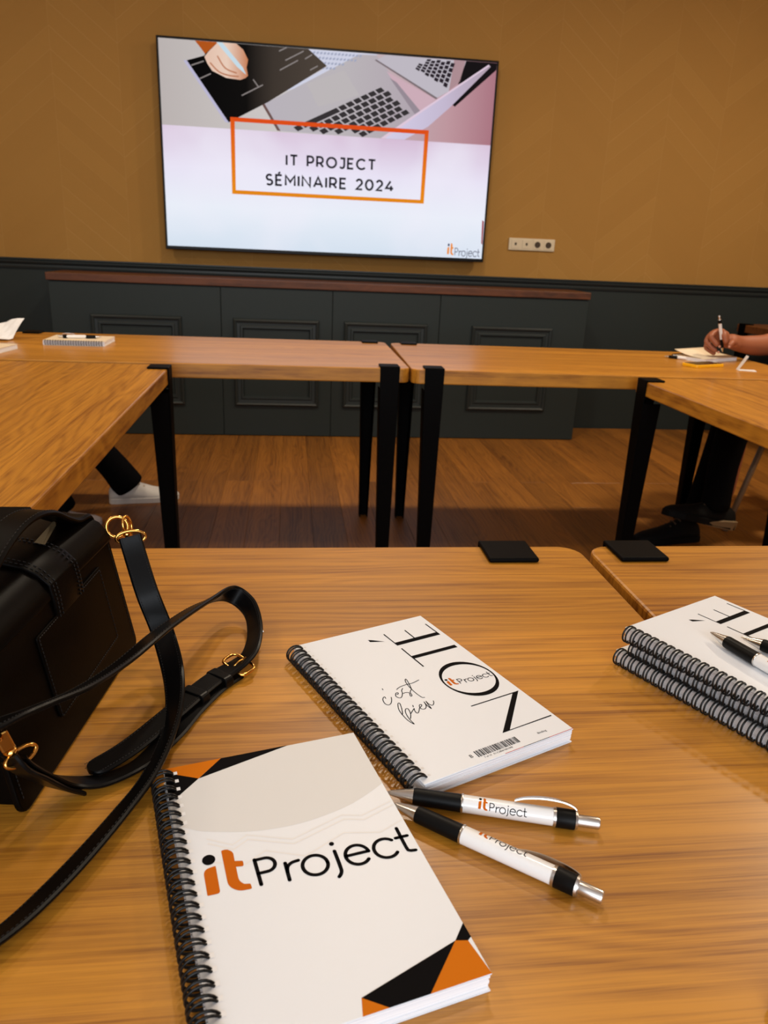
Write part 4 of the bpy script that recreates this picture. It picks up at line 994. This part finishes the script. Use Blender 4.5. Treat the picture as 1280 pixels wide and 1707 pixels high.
# ================================================================== PEOPLE
def skin(name, verts, edges, root, m, parent=None, sub=2):
    """verts: name -> ((x, y, z), radius or (rx, ry)); grown with a Skin modifier, then frozen to a mesh"""
    names = list(verts); idx = {k: i for i, k in enumerate(names)}
    me = bpy.data.meshes.new(name); me.from_pydata([verts[k][0] for k in names], [(idx[a], idx[b]) for a, b in edges], []); me.update()
    o = bpy.data.objects.new(name, me); COL.objects.link(o)
    md = o.modifiers.new('skin', 'SKIN'); md.use_smooth_shade = True; md.branch_smoothing = .6
    sv = me.skin_vertices[0].data
    for k in names:
        r = verts[k][1]; sv[idx[k]].radius = r if isinstance(r, tuple) else (r, r); sv[idx[k]].use_root = (k == root)
    sb = o.modifiers.new('sub', 'SUBSURF'); sb.levels = sub; sb.render_levels = sub
    dg = bpy.context.evaluated_depsgraph_get(); dg.update()
    nm = bpy.data.meshes.new_from_object(o.evaluated_get(dg)); nm.name = name
    bpy.data.objects.remove(o); nm.materials.clear()
    nm.polygons.foreach_set('use_smooth', [True]*len(nm.polygons))
    return link(name, nm, m, parent)
def shoe(parent, heel, toe, zh, zt, mu, ms, ml, roll=0.0):
    """low lace-up shoe from heel to toe, soles at heights zh / zt"""
    H = Vector((*heel, zh)); T = Vector((*toe, zt)); X = (T-H); L = X.length; X.normalize(); Y = Vector((0, 0, 1)).cross(X).normalized(); Z = X.cross(Y)
    mt = Matrix.Translation(H) @ Matrix((X, Y, Z)).transposed().to_4x4() @ Matrix.Rotation(roll, 4, 'X')
    st = [(0.0, .016, .050), (.025, .028, .068), (.10, .034, .080), (.24, .036, .092), (.36, .038, .093), (.48, .042, .078), (.62, .047, .062), (.78, .046, .051), (.90, .037, .043), (.97, .022, .034), (1.0, .008, .026)]
    k = L/.285; bm = bmesh.new(); rings = []
    for u, hw, ht in st:
        x = u*L; r = []
        for a in range(13):
            an = PI*a/12; r.append(bm.verts.new((x, -hw*k*math.cos(an)*(1-.30*math.sin(an)), (.018+(ht-.018)*(math.sin(an)**.8 if 0 < a < 12 else 0))*k)))
        rings.append(r)
    for a, b in zip(rings, rings[1:]):
        for i in range(12): bm.faces.new((a[i], a[i+1], b[i+1], b[i]))
    for r in rings[:1]: bm.faces.new(r[::-1])
    bm.faces.new(rings[-1])
    for a, b in zip(rings, rings[1:]): bm.faces.new((a[0], b[0], b[12], a[12]))
    for v in bm.verts: v.co = mt @ v.co
    up = bmo('shoe', bm, mu, parent, True)
    bm = bmesh.new(); A = []; B = []
    ol = [(u*L, -(hw+.003)*k) for u, hw, h in st]+[((u*L), (hw+.003)*k) for u, hw, h in st[::-1]]
    prism(bm, ol, 0, .024*k)
    for v in bm.verts: v.co = mt @ v.co
    bmo('sole', bm, ms, up, False, .003, 2, 1.0)
    bm = bmesh.new()
    for q in range(5):
        u = .36+.07*q; ht = (.093-.0075*q-.0035*q)*k; tube(bm, [mt @ Vector((u*L, s*.018*k, ht-.004*abs(s))) for s in (-1, 0, 1)], .0038, 6)
    bmo('laces', bm, ml, up, True)
    return up
def wedge(parent, h, t):
    H, T = Vector(h), Vector(t); X = (T-H).normalized(); Y = Vector((0, 0, 1)).cross(X).normalized(); Z = X.cross(Y); bm = bmesh.new(); R = []
    for x, hw, z0, z1 in ((-.004, .022, .004, .040), (.02, .038, .003, .042), (.07, .041, .003, .036), (.12, .044, .004, .024), (.165, .047, .006, .010)):
        R.append([bm.verts.new(H+X*x+Y*y+Z*z) for y, z in ((-hw, z0), (hw, z0), (hw, z1), (-hw, z1))])
    for a, b in zip(R, R[1:]):
        for k in range(4): bm.faces.new((a[k], a[(k+1) % 4], b[(k+1) % 4], b[k]))
    bm.faces.new(R[0][::-1]); bm.faces.new(R[-1]); bmo('heel_wedge', bm, M['sole_tan'], parent, False, .002, 1)
def head_bits(parent, c, fwd, hairm):
    """eyes and hair cap"""
    F_ = Vector(fwd).normalized(); R_ = Vector((0, 0, 1)).cross(F_); 
    for s in (-1, 1):
        bm = bmesh.new(); bmesh.ops.create_uvsphere(bm, u_segments=12, v_segments=8, radius=.010)
        for v in bm.verts: v.co += Vector(c)+F_*.072+R_*s*.030+Vector((0, 0, .012))
        bmo('eye', bm, M['ink'], parent, True)
        bm = bmesh.new(); bmesh.ops.create_uvsphere(bm, u_segments=10, v_segments=8, radius=1)
        for v in bm.verts: v.co = Vector(c)+F_*(v.co.x*.017-.012)+R_*(s*.070+v.co.y*.009)+Vector((0, 0, v.co.z*.031))
        bmo('ear', bm, parent.data.materials[0], parent, True)
    bm = bmesh.new(); tube(bm, [Vector(c)+F_*(.077-abs(q)*.006)+R_*q*.011+Vector((0, 0, -.052+abs(q)*.001)) for q in (-2, -1, 0, 1, 2)], .0045, 6); bmo('mouth', bm, M['lip'], parent, True)
    bm = bmesh.new(); bmesh.ops.create_uvsphere(bm, u_segments=20, v_segments=14, radius=1)
    for v in bm.verts:
        p = v.co.copy(); v.co = Vector(c)+F_*(p.x*.098-.016)+R_*p.y*.083+Vector((0, 0, p.z*.090+.045))
    dl = [v for v in bm.verts if (v.co-Vector(c)).dot(F_) > .045 and v.co.z < c[2]+.065 or v.co.z < c[2]-.02]
    bmesh.ops.delete(bm, geom=dl, context='VERTS'); bmo('hair', bm, hairm, parent, True)
def finger(V, E, base, root, pts, r0, r1):
    prev = base; n = len(pts)
    for i, p in enumerate(pts):
        k = root+str(i); V[k] = (p, r0+(r1-r0)*i/max(n-1, 1)); E.append((prev, k)); prev = k
# ---------- person writing at the right
def right_person():
    V = {}; E = []
    def a(k, p, r, par=None):
        V[k] = (p, r)
        if par: E.append((par, k))
    a('pelvis', (2.20, 3.06, .53), (.105, .125)); a('belly', (2.20, 3.06, .70), (.095, .115), 'pelvis'); a('chest', (2.17, 3.06, .90), (.100, .130), 'belly'); a('neck0', (2.155, 3.06, 1.035), (.055, .060), 'chest')
    a('neck', (2.140, 3.06, 1.085), .050, 'neck0'); a('head0', (2.105, 3.06, 1.15), (.072, .062), 'neck'); a('head1', (2.10, 3.06, 1.225), (.092, .076), 'head0'); a('head2', (2.108, 3.06, 1.29), (.074, .064), 'head1')
    a('nose', (2.003, 3.06, 1.192), .011, 'head0')
    a('shR', (2.16, 3.23, .985), .046, 'chest'); a('elR', (2.075, 3.03, .835), .048, 'shR'); a('faR', (1.97, 2.95, .818), .050, 'elR'); a('faR2', (1.86, 2.900, .808), (.043, .044), 'faR'); a('wrR', (1.745, 2.868, .815), (.033, .036), 'faR2')
    a('palmR', (1.690, 2.850, .830), (.034, .042), 'wrR'); a('knR', (1.645, 2.842, .845), (.030, .040), 'palmR')
    finger(V, E, 'knR', 'ix', [(1.640, 2.812, .872), (1.634, 2.788, .855), (1.644, 2.779, .822)], .0125, .0092)
    finger(V, E, 'knR', 'md', [(1.614, 2.830, .862), (1.590, 2.806, .846), (1.620, 2.790, .812)], .0128, .0094)
    finger(V, E, 'knR', 'rg', [(1.610, 2.852, .846), (1.588, 2.826, .822), (1.626, 2.802, .790)], .0124, .0092)
    finger(V, E, 'knR', 'pk', [(1.620, 2.874, .826), (1.602, 2.848, .800), (1.636, 2.826, .778)], .0112, .0085)
    finger(V, E, 'palmR', 'th', [(1.690, 2.808, .828), (1.668, 2.784, .828), (1.652, 2.774, .814)], .0145, .0098)
    a('shL', (2.16, 2.89, .985), .046, 'chest'); a('elL', (2.22, 2.79, .76), .043, 'shL'); a('wrL', (2.09, 2.87, .655), .027, 'elL'); a('plL', (2.04, 2.90, .645), (.020, .036), 'wrL')
    for q in range(4): finger(V, E, 'plL', 'l%d' % q, [(2.005, 2.885+.017*q, .645), (1.975, 2.883+.017*q, .635), (1.955, 2.883+.017*q, .622)], .0095, .0075)
    finger(V, E, 'plL', 'lt', [(2.03, 2.865, .660), (2.005, 2.857, .658)], .011, .0085)
    a('hipL', (2.16, 2.97, .53), .062, 'pelvis'); a('knL', (1.745, 2.765, .535), .055, 'hipL'); a('anL', (1.715, 2.715, .215), .036, 'knL')
    a('hipR', (2.16, 3.14, .53), .062, 'pelvis'); a('kneeR', (1.83, 2.95, .515), .055, 'hipR'); a('anR', (1.69, 2.845, .105), .036, 'kneeR')
    p = skin('person', V, E, 'pelvis', M['skin'])
    tag(p, 'seated person at right, bare forearm, writing with a pen, dark trousers and shoes', 'person')
    T = dict(w=((2.20, 3.06, .60), (.145, .17)), p=((2.19, 3.06, .52), (.14, .175)), hl=((2.10, 2.95, .530), .095), tl=((1.93, 2.86, .530), .085), kl=((1.735, 2.765, .530), .070), cl=((1.700, 2.738, .36), .062), al=((1.685, 2.715, .225), .058), el=((1.682, 2.708, .165), .064),
             hr=((2.10, 3.13, .530), .095), tr=((1.97, 3.05, .525), .085), kr=((1.83, 2.95, .510), .074), cr=((1.76, 2.90, .30), .064), ar=((1.70, 2.855, .13), .058), er=((1.692, 2.848, .095), .060))
    skin('trousers', T, [('w', 'p'), ('p', 'hl'), ('hl', 'tl'), ('tl', 'kl'), ('kl', 'cl'), ('cl', 'al'), ('al', 'el'), ('p', 'hr'), ('hr', 'tr'), ('tr', 'kr'), ('kr', 'cr'), ('cr', 'ar'), ('ar', 'er')], 'p', M['trouser'], p)
    Sh = dict(b=((2.20, 3.06, .58), (.135, .165)), m=((2.20, 3.06, .72), (.130, .16)), c=((2.17, 3.06, .90), (.135, .185)), n=((2.155, 3.06, 1.04), (.072, .080)), cr=((2.165, 3.155, .985), .088), cl=((2.165, 2.965, .985), .088), sr=((2.16, 3.24, .985), .078), er=((2.11, 3.13, .89), .062), sl=((2.16, 2.88, .985), .078), el=((2.20, 2.81, .82), .062))
    skin('shirt', Sh, [('b', 'm'), ('m', 'c'), ('c', 'n'), ('c', 'cr'), ('cr', 'sr'), ('sr', 'er'), ('c', 'cl'), ('cl', 'sl'), ('sl', 'el')], 'm', M['shirt'], p)
    s1 = shoe(p, (1.765, 2.705), (1.462, 2.700), .100, .165, M['shoe_black'], M['shoe_black'], M['lace_dark'], .15); s1['label'] = 'raised dark shoe with tan heel wedge'
    wedge(s1, (1.765, 2.705, .100), (1.462, 2.700, .165))
    shoe(p, (1.715, 2.852), (1.420, 2.815), 0, 0, M['shoe_black'], M['shoe_black'], M['lace_dark'])
    head_bits(p, (2.10, 3.06, 1.205), (-1, 0, 0), M['hair'])
    for c_, d_ in (((1.620, 2.7800, .813), (.3, -1, .4)), ((1.626, 2.792, .791), (.2, -1, .3)), ((1.650, 2.7640, .815), (-.2, -1, .5))):
        bm = bmesh.new(); bmesh.ops.create_uvsphere(bm, u_segments=10, v_segments=6, radius=.0045)
        for v in bm.verts: v.co = Vector(c_)+Vector((v.co.x*1.2, v.co.y*.35, v.co.z))
        bmo('finger_nail', bm, M['nail'], p, True)
    return p
right_person()
pen('pen gripped upright in the writing hand at far right', (1.648, 2.800, .790), (1.603, 2.792, .925), 0, clip=False, text=False)
# ---------- person with white shoes at the left
def left_person():
    V = {}; E = []
    def a(k, p, r, par=None):
        V[k] = (p, r)
        if par: E.append((par, k))
    a('pelvis', (-1.55, 3.11, .53), (.105, .125)); a('belly', (-1.56, 3.11, .70), (.095, .115), 'pelvis'); a('chest', (-1.57, 3.11, .90), (.100, .130), 'belly'); a('neck0', (-1.56, 3.11, 1.035), (.055, .060), 'chest')
    a('neck', (-1.55, 3.11, 1.085), .050, 'neck0'); a('head0', (-1.52, 3.11, 1.15), (.072, .062), 'neck'); a('head1', (-1.52, 3.11, 1.225), (.092, .076), 'head0'); a('head2', (-1.53, 3.11, 1.29), (.074, .064), 'head1'); a('nose', (-1.425, 3.11, 1.192), .011, 'head0')
    for s, n_ in ((1, 'L'), (-1, 'R')):
        a('sh'+n_, (-1.56, 3.11+s*.17, .985), .046, 'chest'); a('el'+n_, (-1.53, 3.11+s*.25, .76), .043, 'sh'+n_); a('wr'+n_, (-1.38, 3.11+s*.15, .66), .027, 'el'+n_); a('pl'+n_, (-1.33, 3.11+s*.11, .655), (.02, .036), 'wr'+n_)
        for q in range(4): finger(V, E, 'pl'+n_, n_+'f%d' % q, [(-1.295, 3.11+s*.11+.017*(q-1.5), .655), (-1.262, 3.11+s*.11+.017*(q-1.5), .645), (-1.242, 3.11+s*.11+.017*(q-1.5), .63)], .0095, .0075)
        finger(V, E, 'pl'+n_, n_+'t', [(-1.32, 3.11+s*.065, .668), (-1.29, 3.11+s*.055, .665)], .011, .0085)
    a('hipL', (-1.51, 3.19, .53), .062, 'pelvis'); a('knL', (-1.03, 3.27, .50), .055, 'hipL'); a('anL', (-.745, 3.335, .12), .036, 'knL')
    a('hipR', (-1.51, 3.03, .53), .062, 'pelvis'); a('knR', (-1.12, 2.99, .51), .055, 'hipR'); a('anR', (-.955, 3.00, .11), .036, 'knR')
    p = skin('person', V, E, 'pelvis', M['skin2']); tag(p, 'seated person at left, only dark trouser legs and white lace-up shoes in view', 'person')
    T = dict(w=((-1.55, 3.11, .60), (.145, .17)), p=((-1.54, 3.11, .52), (.14, .175)), hl=((-1.45, 3.20, .53), .095), tl=((-1.24, 3.24, .52), .085), kl=((-1.03, 3.27, .495), .074), cl=((-.88, 3.310, .31), .066), al=((-.762, 3.335, .160), .068), el=((-.716, 3.345, .080), .076), ex=((-.700, 3.348, .056), .078),
             hr=((-1.45, 3.03, .53), .095), tr=((-1.28, 3.01, .525), .085), kr=((-1.12, 2.99, .505), .074), cr=((-1.03, 2.995, .30), .062), ar=((-.945, 3.0, .155), .066), er=((-.915, 3.002, .080), .074), ey=((-.905, 3.003, .056), .076))
    skin('trousers', T, [('w', 'p'), ('p', 'hl'), ('hl', 'tl'), ('tl', 'kl'), ('kl', 'cl'), ('cl', 'al'), ('al', 'el'), ('el', 'ex'), ('er', 'ey'), ('p', 'hr'), ('hr', 'tr'), ('tr', 'kr'), ('kr', 'cr'), ('cr', 'ar'), ('ar', 'er')], 'p', M['trouser'], p)
    Sh = dict(b=((-1.55, 3.11, .58), (.135, .165)), m=((-1.56, 3.11, .72), (.13, .16)), c=((-1.57, 3.11, .90), (.135, .185)), n=((-1.56, 3.11, 1.05), (.075, .085)), cr=((-1.565, 3.205, .985), .088), cl=((-1.565, 3.015, .985), .088), sr=((-1.56, 3.29, .985), .078), er=((-1.54, 3.35, .82), .062), sl=((-1.56, 2.93, .985), .078), el=((-1.54, 2.87, .82), .062))
    skin('shirt', Sh, [('b', 'm'), ('m', 'c'), ('c', 'n'), ('c', 'cr'), ('cr', 'sr'), ('sr', 'er'), ('c', 'cl'), ('cl', 'sl'), ('sl', 'el')], 'm', M['shirt2'], p)
    shoe(p, (-.792, 3.320), (-.500, 3.385), 0, 0, M['shoe_white'], M['shoe_white'], M['lace'])
    shoe(p, (-1.00, 2.995), (-.762, 3.05), 0, 0, M['shoe_white'], M['shoe_white'], M['lace'])
    head_bits(p, (-1.52, 3.11, 1.205), (1, 0, 0), M['hair'])
left_person()
